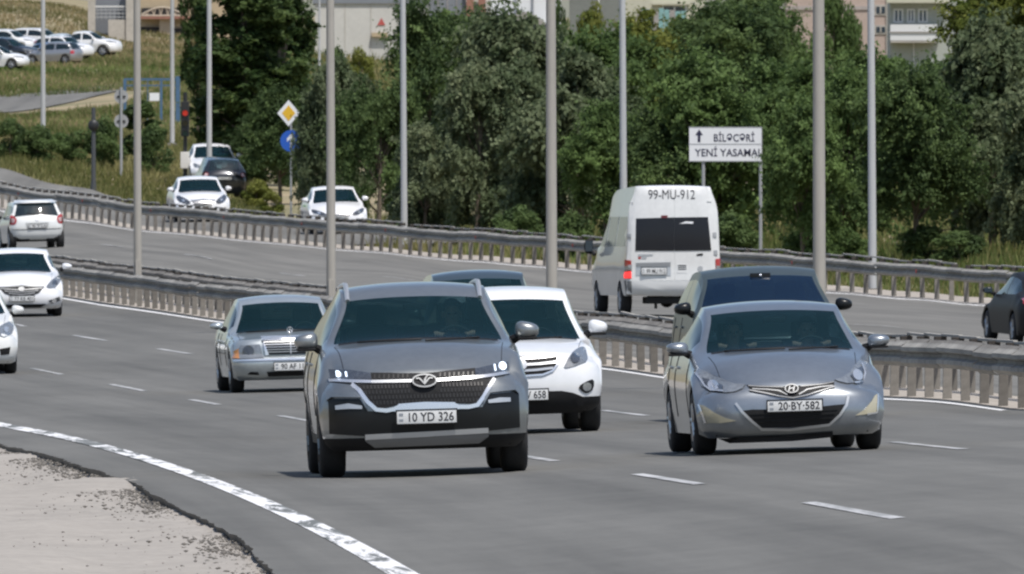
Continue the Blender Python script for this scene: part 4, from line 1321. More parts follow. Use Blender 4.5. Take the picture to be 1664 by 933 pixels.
        V = np.concatenate(V); F = np.concatenate(F); cls = np.array(cls, dtype=object)
        # weld seams
        key = np.round(V / 2e-4).astype(np.int64)
        _, idx, inv = np.unique(key, axis=0, return_index=True, return_inverse=True)
        V = V[idx]; F = inv.reshape(-1)[F]
        self.V, self.F = V, F
        ok = np.array([len(set(f)) >= 3 for f in F.tolist()])
        cent = V[F].mean(1)
        self.bvh = BVHTree.FromPolygons([tuple(v) for v in V], [tuple(dict.fromkeys(f)) for f in F[ok].tolist()])
        mats = {'body': self.pm, 'windshield': self.glass, 'rear_window': M_glass_dk if self.glass is M_glass else self.glass, 'cowl_panel': M_trim, 'lower_trim': M_trim, 'roof': roof_m, 'side_window': sgl}
        for k in dict.fromkeys(cls.tolist()):
            sel = (cls == k) & ok
            parts = [sel] if k != 'side_window' else [sel & (cent[:, 0] > 0), sel & (cent[:, 0] < 0)]
            for s_ in parts:
                if not s_.any(): continue
                bm = bmesh.new()
                used = {}
                for f in F[s_].tolist():
                    vs = []
                    for q in dict.fromkeys(f):
                        if q not in used: used[q] = bm.verts.new(V[q])
                        vs.append(used[q])
                    if len(vs) >= 3:
                        try: bm.faces.new(vs)
                        except ValueError: pass
                if k != 'body':
                    pass
                o = self.add(k, bm, mats[k], sharp=50)
                if k == 'body': self.body = o
        # floor and inner wheel wells
        bm = bmesh.new()
        box(bm, (-W * .80, .25, zb + .02), (W * .80, L - .25, zb + .07))
        for yc in (P['ya'], P['yb']):
            box(bm, (-W * .80, yc - R, zb + .06), (W * .80, yc + R, P['r'] * 2 + .06))
        self.add('underbody', bm, M_under, smooth=False)
    def wheels(self):
        P = self.P; r, w = P['r'], P['tyre']
        prof = [(0, r * .62), (0, r * .86), (.015, r * .95), (w * .16, r * .99), (w * .3, r), (w * .7, r), (w * .84, r * .99), (w - .015, r * .95), (w, r * .86), (w, r * .62)]
        def lathe(prof, n=30):
            bm = bmesh.new()
            rings = [[bm.verts.new((x - w / 2, q * math.cos(2 * math.pi * k / n), q * math.sin(2 * math.pi * k / n))) for x, q in prof] for k in range(n)]
            for k in range(n):
                a, b = rings[k], rings[(k + 1) % n]
                for j in range(len(prof) - 1):
                    bm.faces.new((a[j], b[j], b[j + 1], a[j + 1]))
            return bm
        bm = lathe(prof)
        # tread grooves are thin rings cut into the crown of the tyre
        tm = bpy.data.meshes.new('tyre'); bm.to_mesh(tm); bm.free(); tm.materials.append(M_rubber)
        tm.polygons.foreach_set('use_smooth', [True] * len(tm.polygons)); tm.set_sharp_from_angle(angle=math.radians(35))
        bm = bmesh.new()
        n = 30
        for sx in (1, -1):
            x = sx * w * .5
            rim = [bm.verts.new((x * .96, r * .64 * math.cos(2 * math.pi * k / n), r * .64 * math.sin(2 * math.pi * k / n))) for k in range(n)]
            rin = [bm.verts.new((x * .90, r * .57 * math.cos(2 * math.pi * k / n), r * .57 * math.sin(2 * math.pi * k / n))) for k in range(n)]
            dsh = [bm.verts.new((x * .45, r * .54 * math.cos(2 * math.pi * k / n), r * .54 * math.sin(2 * math.pi * k / n))) for k in range(n)]
            for k in range(n):
                k2 = (k + 1) % n
                bm.faces.new((rim[k], rim[k2], rin[k2], rin[k])); bm.faces.new((rin[k], rin[k2], dsh[k2], dsh[k]))
        for k in range(5):
            a = 2 * math.pi * k / 5
            for da in (-.16, .16):
                tube(bm, [(w * .40, 0, 0), (w * .44, r * .58 * math.cos(a + da), r * .58 * math.sin(a + da))], [r * .10, r * .06], 6)
                tube(bm, [(-w * .40, 0, 0), (-w * .44, r * .58 * math.cos(a + da), r * .58 * math.sin(a + da))], [r * .10, r * .06], 6)
        tube(bm, [(-w * .46, 0, 0), (w * .46, 0, 0)], r * .13, 14)
        bmesh.ops.recalc_face_normals(bm, faces=bm.faces)
        rm = bpy.data.meshes.new('rim'); bm.to_mesh(rm); bm.free(); rm.materials.append(self.P.get('rim_m', M_rim))
        bm = bmesh.new(); tube(bm, [(-w * .2, 0, 0), (w * .2, 0, 0)], r * .55, 20)
        hm = bpy.data.meshes.new('brake_disc'); bm.to_mesh(hm); bm.free(); hm.materials.append(M_under)
        tw = P.get('track', P['W'] - w / 2 - .015)
        for y in (P['ya'], P['yb']):
            for sx in (1, -1):
                o = bpy.data.objects.new('wheel', tm); C.objects.link(o); o.parent = self.t
                o.location = (sx * tw, y + self.off, r)
                for nm, me in (('rim', rm), ('brake_disc', hm)):
                    q = bpy.data.objects.new(nm, me); C.objects.link(q); q.parent = o
    def inside(self):
        P = self.P; W = P['W']
        zc = P['z_cowl']; yc = P['y_cowl']
        bm = bmesh.new()
        box(bm, (-W * .80, yc + .22, zc - .42), (W * .80, yc + .62, zc - .06), .05)
        self.add('dashboard', bm, M_dash)
        hz = P['z_roof'] - 1.0
        for x in (-.36, .36):
            bm = bmesh.new()
            box(bm, (x - .25, yc + .95, hz - .02), (x + .25, yc + 1.45, hz + .14), .05)
            box(bm, (x - .24, yc + 1.40, hz + .05), (x + .24, yc + 1.56, hz + .62), .06)
            box(bm, (x - .13, yc + 1.47, hz + .60), (x + .13, yc + 1.57, hz + .80), .04)
            self.add('seat', bm, M_seat)
        bm = bmesh.new()
        box(bm, (-.62, yc + 2.25, hz + .02), (.62, yc + 2.42, hz + .60), .06)
        self.add('rear_seat', bm, M_seat)
        bm = bmesh.new()
        pts = [(.36 + .18 * math.cos(a), yc + .74 + .07 * math.sin(a), zc - .08 + .17 * math.sin(a)) for a in np.linspace(0, 2 * math.pi, 21)]
        tube(bm, pts, .016, 6, cap=False)
        self.add('steering_wheel', bm, M_trim)
        # mirror inside the windscreen
        bm = bmesh.new()
        box(bm, (-.11, P['y_head'] - .12, P['z_head'] - .12), (.11, P['y_head'] - .09, P['z_head'] - .06), .015)
        self.add('inner_mirror', bm, M_trim)
    # ---- surface pieces: outline in (x, z) seen from the front or rear, laid on the body and given thickness
    def patch(self, name, poly, m, off=.006, thick=.02, parent=None, d=1, g=.09, smooth=True, dev=None):
        dev = dev or self.P.get('dev', .55)
        bm = bmesh.new()
        vs = [bm.verts.new((x, 0, z)) for x, z in poly]
        try: f = bm.faces.new(vs)
        except ValueError:
            bm.free(); return None
        xs = [p[0] for p in poly]; zs = [p[1] for p in poly]
        bmesh.ops.triangulate(bm, faces=bm.faces[:])
        for a, lo, hi in ((0, min(xs), max(xs)), (2, min(zs), max(zs))):
            n = int((hi - lo) / g)
            for k in range(1, n + 1):
                co = [0, 0, 0]; no = [0, 0, 0]; co[a] = lo + (hi - lo) * k / (n + 1); no[a] = 1
                bmesh.ops.bisect_plane(bm, geom=bm.verts[:] + bm.edges[:] + bm.faces[:], plane_co=co, plane_no=no)
        mids = sorted(q.y for q in (self.bvh.ray_cast(Vector((v.co.x, -8 if d > 0 else self.P['L'] + 8, v.co.z)), Vector((0, d, 0)))[0] for v in bm.verts) if q is not None)
        ymid = mids[len(mids) // 2] if mids else 0
        for v in bm.verts:
            o = Vector((v.co.x, -8 if d > 0 else self.P['L'] + 8, v.co.z))
            h = self.bvh.ray_cast(o, Vector((0, d, 0)))
            if h[0] is None:
                h = self.bvh.find_nearest(Vector((v.co.x, .3 if d > 0 else self.P['L'] - .3, v.co.z)))
                n = Vector((0, -d, 0))
            else:
                n = h[1]
                if n.y * d > 0: n = -n
                n = (n + Vector((0, -d * .6, 0))).normalized()
            v.co = Vector((v.co.x, max(ymid - dev, min(ymid + dev, h[0].y)), v.co.z)) + n * off
        r = bmesh.ops.extrude_face_region(bm, geom=bm.faces[:])
        for q in r['geom']:
            if isinstance(q, bmesh.types.BMVert): q.co.y += d * thick
        bmesh.ops.recalc_face_normals(bm, faces=bm.faces)
        o = self.add(name, bm, m, parent, smooth, 35)
        if parent is not None and parent != self.t and parent.parent is not None:
            pass
        return o
    def ribbon(self, name, pts, w, m, off=.012, thick=.02, parent=None, d=1):
        return self.patch(name, ribbon_poly(pts, w), m, off, thick, parent, d, .07)
    def plate(self, x, z, txt, w=.52, h=.113, d=1, size=.076, m=None, off=.03, parent=None):
        o = Vector((x, -8 if d > 0 else self.P['L'] + 8, z))
        hs = [self.bvh.ray_cast(o + Vector((dx, 0, dz)), Vector((0, d, 0)))[0] for dx in (-w / 2, 0, w / 2) for dz in (-h / 2, h / 2)]
        ys = [q.y for q in hs if q is not None] or [0]
        y = (min(ys) if d > 0 else max(ys)) - d * off
        bm = bmesh.new()
        box(bm, (-w / 2, -.006, -h / 2), (w / 2, .006, h / 2), .004)
        p = self.add('number_plate', bm, m or M_plate)
        p.location = (x, y + self.off, z)
        if d < 0: p.rotation_euler = (0, 0, math.pi)
        bm = bmesh.new()
        for a in ((-w / 2 - .004, -w / 2 + .006, -h / 2 - .004, h / 2 + .004), (w / 2 - .006, w / 2 + .004, -h / 2 - .004, h / 2 + .004)):
            box(bm, (a[0], -.009, a[2]), (a[1], .004, a[3]))
        for a in ((h / 2 - .006, h / 2 + .004), (-h / 2 - .004, -h / 2 + .006)):
            box(bm, (-w / 2 + .0062, -.009, a[0]), (w / 2 - .0062, .004, a[1]))
        fr = bm_obj('plate_frame', bm, M_trim, p)
        bm = bmesh.new(); box(bm, (-w / 2 + .04, -abs(off) * 0 + .0062, -h * .3), (w / 2 - .04, off + .05, h * .3))
        bm_obj('plate_mount', bm, M_trim, p)
        if txt:
            me = text_mesh(txt, size, .012, w * .74)
            o = link('lettering', me, M_plink, p); o.location = (w * .075, -.0085, 0)
            bm = bmesh.new()
            box(bm, (-w / 2 + .025, -.0085, .012), (-w / 2 + .062, -.0065, .036)); box(bm, (-w / 2 + .025, -.0085, -.036), (-w / 2 + .062, -.0065, -.016))
            bm_obj('emblem_print', bm, mat('plate_badge', (.25, .27, .30), .6), p)
        return p
    def mirror(self, x, y, z, wx, hz, m, low=None, arm=.03, tilt=0.0):
        """door mirror: rounded shell, glass on the back, black foot reaching the door"""
        sg = 1 if x > 0 else -1
        bm = bmesh.new()
        bmesh.ops.create_uvsphere(bm, u_segments=20, v_segments=12, radius=1)
        for v in bm.verts:
            a = v.co
            sx = math.copysign(abs(a.x) ** .75, a.x); sz = math.copysign(abs(a.z) ** .72, a.z); sy = a.y
            sz *= 1 - .30 * (sx * sg) if sz > 0 else 1 - .12 * (sx * sg)
            v.co = Vector((sx * wx / 2, (sy * .10 if sy < 0 else sy * .05), sz * hz / 2 + sx * wx / 2 * tilt * sg))
        sh = self.add('mirror', bm, m)
        sh.location = (x, y + self.off, z)
        if low is not None:
            bm = bmesh.new(); box(bm, (-wx * .42, -.085, -hz * .56), (wx * .42, .03, -hz * .36), .02); bm_obj('lower_cap', bm, low, sh, True)
        bm = bmesh.new(); box(bm, (-wx * .40, .045, -hz * .34), (wx * .40, .055, hz * .34), .004); bm_obj('glass', bm, M_win, sh)
        bm = bmesh.new(); tube(bm, [(-sg * wx * .35, 0, -hz * .34), (-sg * (wx * .5 + arm), .04, -hz * .55)], [.035, .045], 8); bm_obj('foot', bm, M_trim, sh, True)
        return sh
    def wipers(self):
        P = self.P
        for x0, x1 in ((-.55, .02), (.05, .55)):
            pts = []
            for k in range(6):
                x = x0 + (x1 - x0) * k / 5
                z = P['z_cowl'] - .035 + .012 * k / 5
                h = self.bvh.ray_cast(Vector((x, -8, z)), Vector((0, 1, 0)))
                if h[0] is not None: pts.append(h[0] + Vector((0, -.02, .01)))
            if len(pts) > 2:
                bm = bmesh.new(); tube(bm, pts, .009, 5); self.add('wiper', bm, M_trim)
    def seams(self):
        """shut lines of bonnet and doors, door handles"""
        P = self.P
        for sg in (1, -1):
            pts = []
            for k in range(9):
                y = .42 + (P['y_cowl'] + .02 - .42) * k / 8
                x = sg * (P['w_lip'] * .93 + (P['w_cowl'] * .93 - P['w_lip'] * .93) * k / 8)
                h = self.bvh.ray_cast(Vector((x, y, 4)), Vector((0, 0, -1)))[0]
                if h is not None: pts.append(h + Vector((0, 0, .001)))
            bm = bmesh.new(); tube(bm, pts, .0035, 4); self.add('hood_seam', bm, M_trim)
            for y in (P['y_cowl'] + .20, (P['y_cowl'] + P['y_rbase']) / 2 + .12, P['y_rbase'] - .55):
                pts = []
                for k in range(8):
                    z = P['sill'] + .16 + (P['z_belt'] - .02 - P['sill'] - .16) * k / 7
                    h = self.bvh.ray_cast(Vector((sg * 4, y, z)), Vector((-sg, 0, 0)))[0]
                    if h is not None: pts.append(h)
                if len(pts) > 2:
                    bm = bmesh.new(); tube(bm, pts, .006, 4); self.add('door_seam', bm, M_trim)
            for y in ((P['y_cowl'] + P['y_rbase']) / 2 - .08, P['y_rbase'] - .75):
                z = P['z_belt'] - .13
                h = self.bvh.ray_cast(Vector((sg * 4, y, z)), Vector((-sg, 0, 0)))[0]
                if h is not None:
                    bm = bmesh.new(); box(bm, (h.x - .02, y - .09, z - .014), (h.x + .02, y + .09, z + .014), .008); self.add('door_handle', bm, self.pm)
    def place(self, x, s, yaw, away=False, dz=0.0, k=1.0):
        if not away and self.P.get('seams', True) and s > 60: self.seams()
        self.t.scale = (k, k, k)
        P = dict(self.P, L=self.P['L'] * k, ya=self.P['ya'] * k, yb=self.P['yb'] * k)
        base = spot(x, s)
        a = math.radians(yaw) + (math.pi if away else 0)
        R = Matrix.Rotation(a, 3, 'Z')
        ctr = base + R @ Vector((0, P['L'] / 2 if not away else -P['L'] / 2, 0))
        f = R @ Vector((0, -1, 0)); rt = R @ Vector((1, 0, 0))
        wb = (P['yb'] - P['ya']) / 2
        zf, zb_ = gz(ctr.x + f.x * wb, ctr.y + f.y * wb), gz(ctr.x - f.x * wb, ctr.y - f.y * wb)
        zr, zl = gz(ctr.x + rt.x * .75, ctr.y + rt.y * .75), gz(ctr.x - rt.x * .75, ctr.y - rt.y * .75)
        dr = max(-.045, min(.045, zr - zl)); zm = (zr + zl) / 2; zr, zl = zm + dr / 2, zm - dr / 2
        yv = (-f * 1.0 + Vector((0, 0, (zb_ - zf) / (2 * wb)))).normalized()
        xv = (rt + Vector((0, 0, (zr - zl) / 1.5))).normalized()
        zv = xv.cross(yv).normalized(); xv = yv.cross(zv)
        M = Matrix((xv, yv, zv)).transposed()
        self.t.rotation_euler = M.to_euler()
        self.t.location = (ctr.x, ctr.y, (zf + zb_ + zr + zl) / 4 + dz)
        return self
def tracer(cx, gy, s):
    return lambda pts: [((x - cx) / s, (gy - y) / s) for x, y in pts]
def zoomed(x0, y0, k):
    """reading off an enlarged crop of the photograph"""
    return lambda pts: [(x0 + x / k, y0 + y / k) for x, y in pts]

# ---- people seen through the windscreens
def person(label, car, x, hands=True, shirt=M_shirt, female=False):
    P = car.P; yc = P['y_cowl']; hz = P['z_roof'] - 1.21
    bm = bmesh.new()
    lay = bm.verts.layers.skin.verify()
    def v(co, r, root=False):
        q = bm.verts.new(co); q[lay].radius = (r, r * .85) if not isinstance(r, tuple) else r; q[lay].use_root = root
        return q
    def chain(a, pts):
        for co, r in pts:
            b = v(co, r); bm.edges.new((a, b)); a = b
        return a
    y = yc + 1.28
    pel = v((x, y, hz + .22), (.16, .12), True)
    ch = chain(pel, [((x, y - .0, hz + .42), (.15, .11)), ((x, y - .02, hz + .60), (.17, .11)), ((x, y - .03, hz + .70), (.09, .08)), ((x, y - .04, hz + .76), (.055, .055)), ((x, y - .06, hz + .85), (.075, .09)), ((x, y - .06, hz + .95), (.078, .095)), ((x, y - .05, hz + 1.0), (.05, .06))])
    tors = [q for q in bm.verts][2]
    for sg in (1, -1):
        a = chain(tors, [((x + sg * .17, y - .02, hz + .63), .06), ((x + sg * .24, y - .10, hz + .42), .045), ((x + sg * .20, y - .32, hz + .44), .038), ((x + sg * .15, yc + .84, P['z_cowl'] - .005), .028)])
        for k in range(4):
            f0 = Vector((x + sg * (.15 - .02 * k + .03), yc + .80, P['z_cowl'] + .012 - .003 * k))
            chain(a, [(f0 + Vector((0, -.03, .035 - .006 * abs(k - 1))), .011), (f0 + Vector((-sg * .004, -.065, .025)), .010), (f0 + Vector((-sg * .004, -.07, -.008)), .009)])
        chain(a, [((x + sg * .11, yc + .80, P['z_cowl'] + .01), .013), ((x + sg * .095, yc + .77, P['z_cowl'] + .03), .011)])
        l = chain(pel, [((x + sg * .11, y - .1, hz + .20), .085), ((x + sg * .15, y - .48, hz + .26), .065), ((x + sg * .14, y - .72, hz - .05), .05), ((x + sg * .14, y - .88, hz - .08), .04)])
    me = bpy.data.meshes.new('person'); bm.to_mesh(me); bm.free()
    o = bpy.data.objects.new('person', me); C.objects.link(o)
    o.modifiers.new('skin', 'SKIN'); md = o.modifiers.new('sub', 'SUBSURF'); md.levels = 1; md.render_levels = 1
    dg = bpy.context.evaluated_depsgraph_get()
    m2 = bpy.data.meshes.new_from_object(o.evaluated_get(dg))
    bpy.data.objects.remove(o)
    m2.materials.clear(); m2.materials.append(shirt); m2.materials.append(M_skin)
    for p in m2.polygons:
        c = p.center
        p.material_index = 1 if (c.z > hz + .74 or c.y < yc + 1.02 and c.z > hz + .38) else 0
        p.use_smooth = True
    o = bpy.data.objects.new('person', m2); C.objects.link(o)
    o.matrix_world = car.t.matrix_basis @ Matrix.Translation((0, car.off, 0))
    tag(o, label, 'person', 'people in the cars')
    bm = bmesh.new(); bmesh.ops.create_uvsphere(bm, u_segments=16, v_segments=10, radius=1)
    for q in bm.verts:
        q.co = Vector((q.co.x * .088 + x, q.co.y * .105 + y - .035, max(q.co.z, -.15 if q.co.y > 0 else .25) * .09 + hz + .965))
    bm_obj('hair', bm, M_hair, o, True)
    bm = bmesh.new()
    for sg in (1, -1):
        bmesh.ops.create_uvsphere(bm, u_segments=8, v_segments=6, radius=.013, matrix=Matrix.Translation((x + sg * .032, y - .152, hz + .915)))
    bm_obj('eye', bm, M_hair, o, True)
    bm = bmesh.new()
    tube(bm, [(x, y - .150, hz + .915), (x, y - .178, hz + .872)], [.010, .017], 6)
    for sg in (1, -1): tube(bm, [(x + sg * .076, y - .05, hz + .93), (x + sg * .082, y - .04, hz + .875)], [.018, .012], 6)
    bm_obj('nose_and_ears', bm, M_skin, o, True)
    return o

def basic_front(c, lamp=None, grille_m=M_trim, lamp_m=None, chrome=True, txt=None, mirror_m=None, seams=True):
    """front details for a plain saloon; heights follow the car's own hood lip"""
    P = c.P; W = P['W']; zl = P['z_lip']; zb = P['z_bot']
    lp = lamp or [(.42, zl - .06), (.60, zl + .03), (.78, zl + .10), (.80, zl - .02), (.70, zl - .09), (.50, zl - .12)]
    for q in (lp, mirx(lp)):
        h = c.patch('headlight', chaikin(q, 1), lamp_m or M_lamp_l, .010)
        xc = sum(a for a, b in q) / len(q); zc = sum(b for a, b in q) / len(q)
        c_ = c.patch('lamp_bulb', circ(.045, 14, xc, zc), M_chrome, .016, .01, h)
        c_.location.y -= 0
    g = c.patch('grille', [(-.36, zl - .03), (.36, zl - .03), (.30, zl - .14), (-.30, zl - .14)], grille_m, .008)
    if chrome:
        for k in range(2):
            c.ribbon('bar', [(-.34 + .03 * k, zl - .05 - .045 * k), (.34 - .03 * k, zl - .05 - .045 * k)], .018, M_chrome, .014, .01, g)
    c.patch('lower_intake', [(-.46, zb + .24), (.46, zb + .24), (.40, zb + .11), (-.40, zb + .11)], M_trim, .006)
    for sx in (1, -1):
        q = [(sx * .56, zb + .24), (sx * .74, zb + .27), (sx * .72, zb + .15), (sx * .58, zb + .14)]
        c.patch('fog_light', q if sx > 0 else q[::-1], M_trim, .008)
    c.plate(0, zb + .31, txt, size=.07)
    for sx in (1, -1):
        c.mirror(sx * (W + .05), P['y_cowl'] + .42, P['z_belt'] + .09, .20, .14, mirror_m or c.pm)

def sub_fix():
    pass
# ================= the dark silver SUV in front
pm = paint('dark_silver', (0.25, 0.263, 0.265), .7, .36)
c = Car('suv', 'dark silver SUV with lit blue-white headlights and a wide black grille, nearest of all', 'car', dict(SUVT, W=.95, z_cowl=1.235, z_head=1.605, z_roof=1.735, z_rhead=1.68, z_belt=1.14, c_lip=.035, c_hood=.07, hood_bulge=.75, w_lip=.76, tyre=.235, rim_m=M_gloss), pm, black_below=.37)
t = tracer(695, 772, 182); Z1 = zoomed(470, 570, 3.962); Zt = zoomed(470, 430, 3.962)
tz = lambda p: t(Z1(p))
both = lambda nm, p, *a, **k: [c.patch(nm, p, *a, **k), c.patch(nm, mirx(p), *a, **k)]
# black mask of the lower bumper with both fog recesses
mask = tz([(275, 300), (300, 285), (470, 290), (520, 370), (690, 385), (890, 385), (1100, 380), (1260, 365), (1310, 285), (1470, 275), (1500, 290), (1500, 505), (1290, 520), (495, 530), (275, 510)])
c.patch('bumper_mask', mask, M_gloss, .010, .03)
up = tz([(550, 128), (890, 138), (1225, 118), (1220, 168), (890, 180), (552, 178)])
g = c.patch('grille', up, M_trim, .012)
for k in range(22):
    x = 575 + k * 30
    if 800 < x < 985: continue
    c.ribbon('bar', tz([(x, 138), (x - 3, 165)]), .014, mat('grille_dark_chrome', (.032, .031, .031), .45, metal=.4), .016, .008, g)
lowg = tz([(450, 200), (560, 192), (890, 200), (1215, 190), (1325, 185), (1275, 270), (1225, 345), (1080, 335), (720, 335), (640, 352), (560, 352), (500, 275)])
g = c.patch('grille', lowg, M_trim, .010)
for r_ in range(4):
    for k in range(34):
        x = 500 + k * 23 + (r_ % 2) * 11; z0 = 205 + r_ * 34
        lim = 455 + (z0 - 195) * .75
        if x < lim + 14 or x > 1780 - lim - 14 or (790 < x < 990 and z0 < 240): continue
        c.ribbon('bar', tz([(x, z0), (x + 2, z0 + 24)]), .016, MATS['grille_dark_chrome'], .014, .008, g)
for p in ([(425, 198), (470, 235), (520, 310), (575, 362), (640, 370), (690, 362), (725, 345), (890, 342), (1075, 345), (1105, 360), (1170, 362), (1225, 352), (1265, 305), (1310, 235), (1345, 190)],):
    c.ribbon('chrome_frame', tz(p), .036, M_chrome, .022, .03)
c.patch('chrome_frame', tz([(690, 378), (718, 330), (890, 322), (1080, 330), (1108, 375)]), M_chrome, .024, .03)
c.ribbon('chrome_bar', tz([(290, 172), (420, 180), (552, 184)]), .026, M_chrome, .022, .03)
c.ribbon('chrome_bar', tz([(1218, 176), (1340, 168), (1450, 156)]), .026, M_chrome, .022, .03)
c.ribbon('chrome_bar', tz([(552, 184), (812, 186)]), .026, M_satin, .020, .03)
c.ribbon('chrome_bar', tz([(970, 186), (1218, 176)]), .026, M_satin, .020, .03)
for p in ([(292, 98), (420, 105), (550, 130), (552, 168), (420, 168), (300, 158)], [(1222, 122), (1340, 100), (1448, 82), (1450, 145), (1340, 155), (1222, 162)]):
    h = c.patch('headlight', tz(p), M_lamp_d, .012)
    lft = p[0][0] < 800
    q = circ(.034, 16, *tz([(345, 132) if lft else (1405, 110)])[0])
    c.patch('lit_lamp', q, M_led, .018, .01, h)
    c.ribbon('led_strip', tz([(398, 118), (400, 152)] if lft else [(1352, 100), (1354, 140)]), .012, M_led, .018, .01, h)
for p in ([(285, 190), (420, 206), (500, 300), (515, 360), (478, 282), (300, 276), (268, 300), (262, 250)], [(1460, 180), (1490, 250), (1492, 290), (1470, 266), (1310, 276), (1262, 350), (1275, 300), (1348, 200)]):
    c.patch('bumper_bulge', tz(p), pm, .028, .05)
for p in ([(318, 330), (400, 318), (485, 335), (485, 355), (400, 352), (320, 356)], [(1295, 322), (1370, 310), (1440, 312), (1440, 338), (1370, 340), (1298, 342)]):
    c.patch('fog_light', tz(p), M_satin, .020)
ex, ez = tz([(890, 190)])[0]
e = c.patch('emblem', [(ex + .113 * math.cos(a), ez + .060 * math.sin(a)) for a in np.linspace(0, 6.283, 29)[:-1]], M_trim, .030, .03)
ring = [(ex + .105 * math.cos(a), ez + .053 * math.sin(a)) for a in np.linspace(0, 6.283, 33)]
c.ribbon('emblem_ring', ring[:17], .013, M_satin2, .042, .02, e); c.ribbon('emblem_ring', ring[16:], .013, M_satin2, .042, .02, e)
for sg in (1, -1):
    c.ribbon('emblem_mark', [(ex + sg * .075, ez + .018), (ex + sg * .045, ez + .020), (ex + sg * .015, ez - .012), (ex, ez - .03)], .012, M_satin2, .044, .02, e)
c.ribbon('emblem_mark', [(ex + .03, ez + .045), (ex, ez + .005), (ex, ez - .035)], .011, M_satin2, .046, .02, e)
c.patch('skid_plate', tz([(495, 530), (890, 520), (1295, 510), (1290, 555), (1230, 592), (560, 600), (500, 560)]), mat('skid_grey', (.20, .20, .20), .5, metal=.4), .024, .04)
c.ribbon('skid_edge', tz([(500, 535), (890, 526), (1290, 516)]), .045, M_satin, .030, .03)
c.plate((696 - 695) / 182 , (772 - 675) / 182, '10 YD 326', w=.545, h=.128, size=.078, off=.05)
c.mirror(-1.0, 1.52, (772 - 549) / 182, .215, .155, pm, M_trim)
c.mirror(1.0, 1.52, (772 - 541) / 182, .215, .155, pm, M_trim)
for sg in (1, -1):
    pts = []
    for y in np.linspace(1.90, 4.05, 14):
        h = c.bvh.ray_cast(Vector((sg * .60, y, 4)), Vector((0, 0, -1)))
        up_ = .03 if .2 < (y - 1.90) / 2.15 < .9 else .03 * max(0, min((y - 1.86) / .25, (4.05 - y) / .3))
        pts.append(h[0] + Vector((0, 0, up_)))
    bm = bmesh.new(); tube(bm, pts, .023, 8); c.add('roof_rail', bm, M_satin)
c.wipers()
c.place(695, 173.5, 2.7, k=1.048)
suv = c
person('driver in dark clothes with bare forearms, seen through the windscreen of the dark silver SUV', c, .36)

# ================= grey-blue saloon at the right
pm = paint('blue_grey', (0.265, 0.288, 0.312), .7, .33)
c = Car('saloon_car', 'blue-grey saloon with beige triangular fog lights and a thin winged grille, right half', 'car', dict(SED, W=.915, z_cowl=1.012, z_head=1.365, z_roof=1.458, z_belt=.965, c_lip=.03, c_hood=.09, hood_bulge=.72, z_bot=.16, w_lip=.70, tyre=.215), pm)
t = tracer(1289, 738, 170); Z1 = zoomed(1060, 560, 3.962)
tz = lambda p: t(Z1(p))
gp = tz([(618, 262), (700, 268), (900, 278), (1100, 266), (1185, 256), (1178, 285), (1100, 305), (1000, 325), (905, 345), (810, 325), (700, 308), (640, 295)])
g = c.patch('grille', gp, M_trim, .010)
for p in ([(628, 268), (700, 274), (850, 282)], [(960, 280), (1100, 272), (1180, 262)]):
    c.ribbon('chrome_wing', tz(p), .007, M_satin2, .016, .015, g)
for p in ([(650, 288), (740, 294), (820, 304), (870, 330)], [(1172, 284), (1090, 288), (1000, 302), (945, 330)]):
    c.ribbon('chrome_wing', tz(p), .011, M_satin2, .016, .015, g)
c.ribbon('chrome_wing', tz([(630, 296), (720, 314), (820, 338), (905, 352), (990, 338), (1090, 312), (1182, 290)]), .010, M_satin2, .018, .015, g)
ex, ez = tz([(900, 296)])[0]
e = c.patch('emblem', [(ex + .066 * math.cos(a), ez + .042 * math.sin(a)) for a in np.linspace(0, 6.283, 23)[:-1]], M_trim, .024, .03)
ring = [(ex + .062 * math.cos(a), ez + .038 * math.sin(a)) for a in np.linspace(0, 6.283, 25)]
c.ribbon('emblem_ring', ring[:13], .009, M_satin2, .032, .02, e); c.ribbon('emblem_ring', ring[12:], .009, M_satin2, .032, .02, e)
for a in ([(-.030, -.024), (-.014, .026)], [(.014, -.026), (.030, .024)], [(-.022, -.004), (.022, .004)]):
    c.ribbon('emblem_mark', [(ex + q[0], ez + q[1]) for q in a], .010, M_satin2, .033, .02, e)
lo = tz([(570, 425), (640, 418), (900, 425), (1180, 405), (1240, 402), (1200, 470), (1135, 522), (880, 540), (700, 535), (640, 490)])
g = c.patch('lower_intake', lo, M_trim, .010)
for k in range(3):
    c.ribbon('bar', tz([(620 + k * 25, 450 + k * 26), (1190 - k * 20, 436 + k * 26)]), .008, M_gloss, .016, .01, g)
c.ribbon('chrome_lip', tz([(538, 375), (575, 430), (640, 495), (700, 545), (880, 552), (1135, 530), (1205, 470), (1250, 410), (1265, 352)]), .024, M_satin, .016, .02)
for p in ([(318, 378), (345, 385), (400, 430), (470, 468), (535, 488), (440, 498), (352, 495), (335, 440)], [(1470, 345), (1462, 400), (1452, 462), (1385, 470), (1308, 476), (1370, 440), (1420, 390), (1450, 352)]):
    f = c.patch('fog_light', tz(p), M_beige, .010)
    c.ribbon('fog_trim', tz([p[0], p[-1], p[-2]] if p[0][0] < 800 else [p[0], p[1], p[2], p[3]]), .016, M_chrome, .016, .02, f)
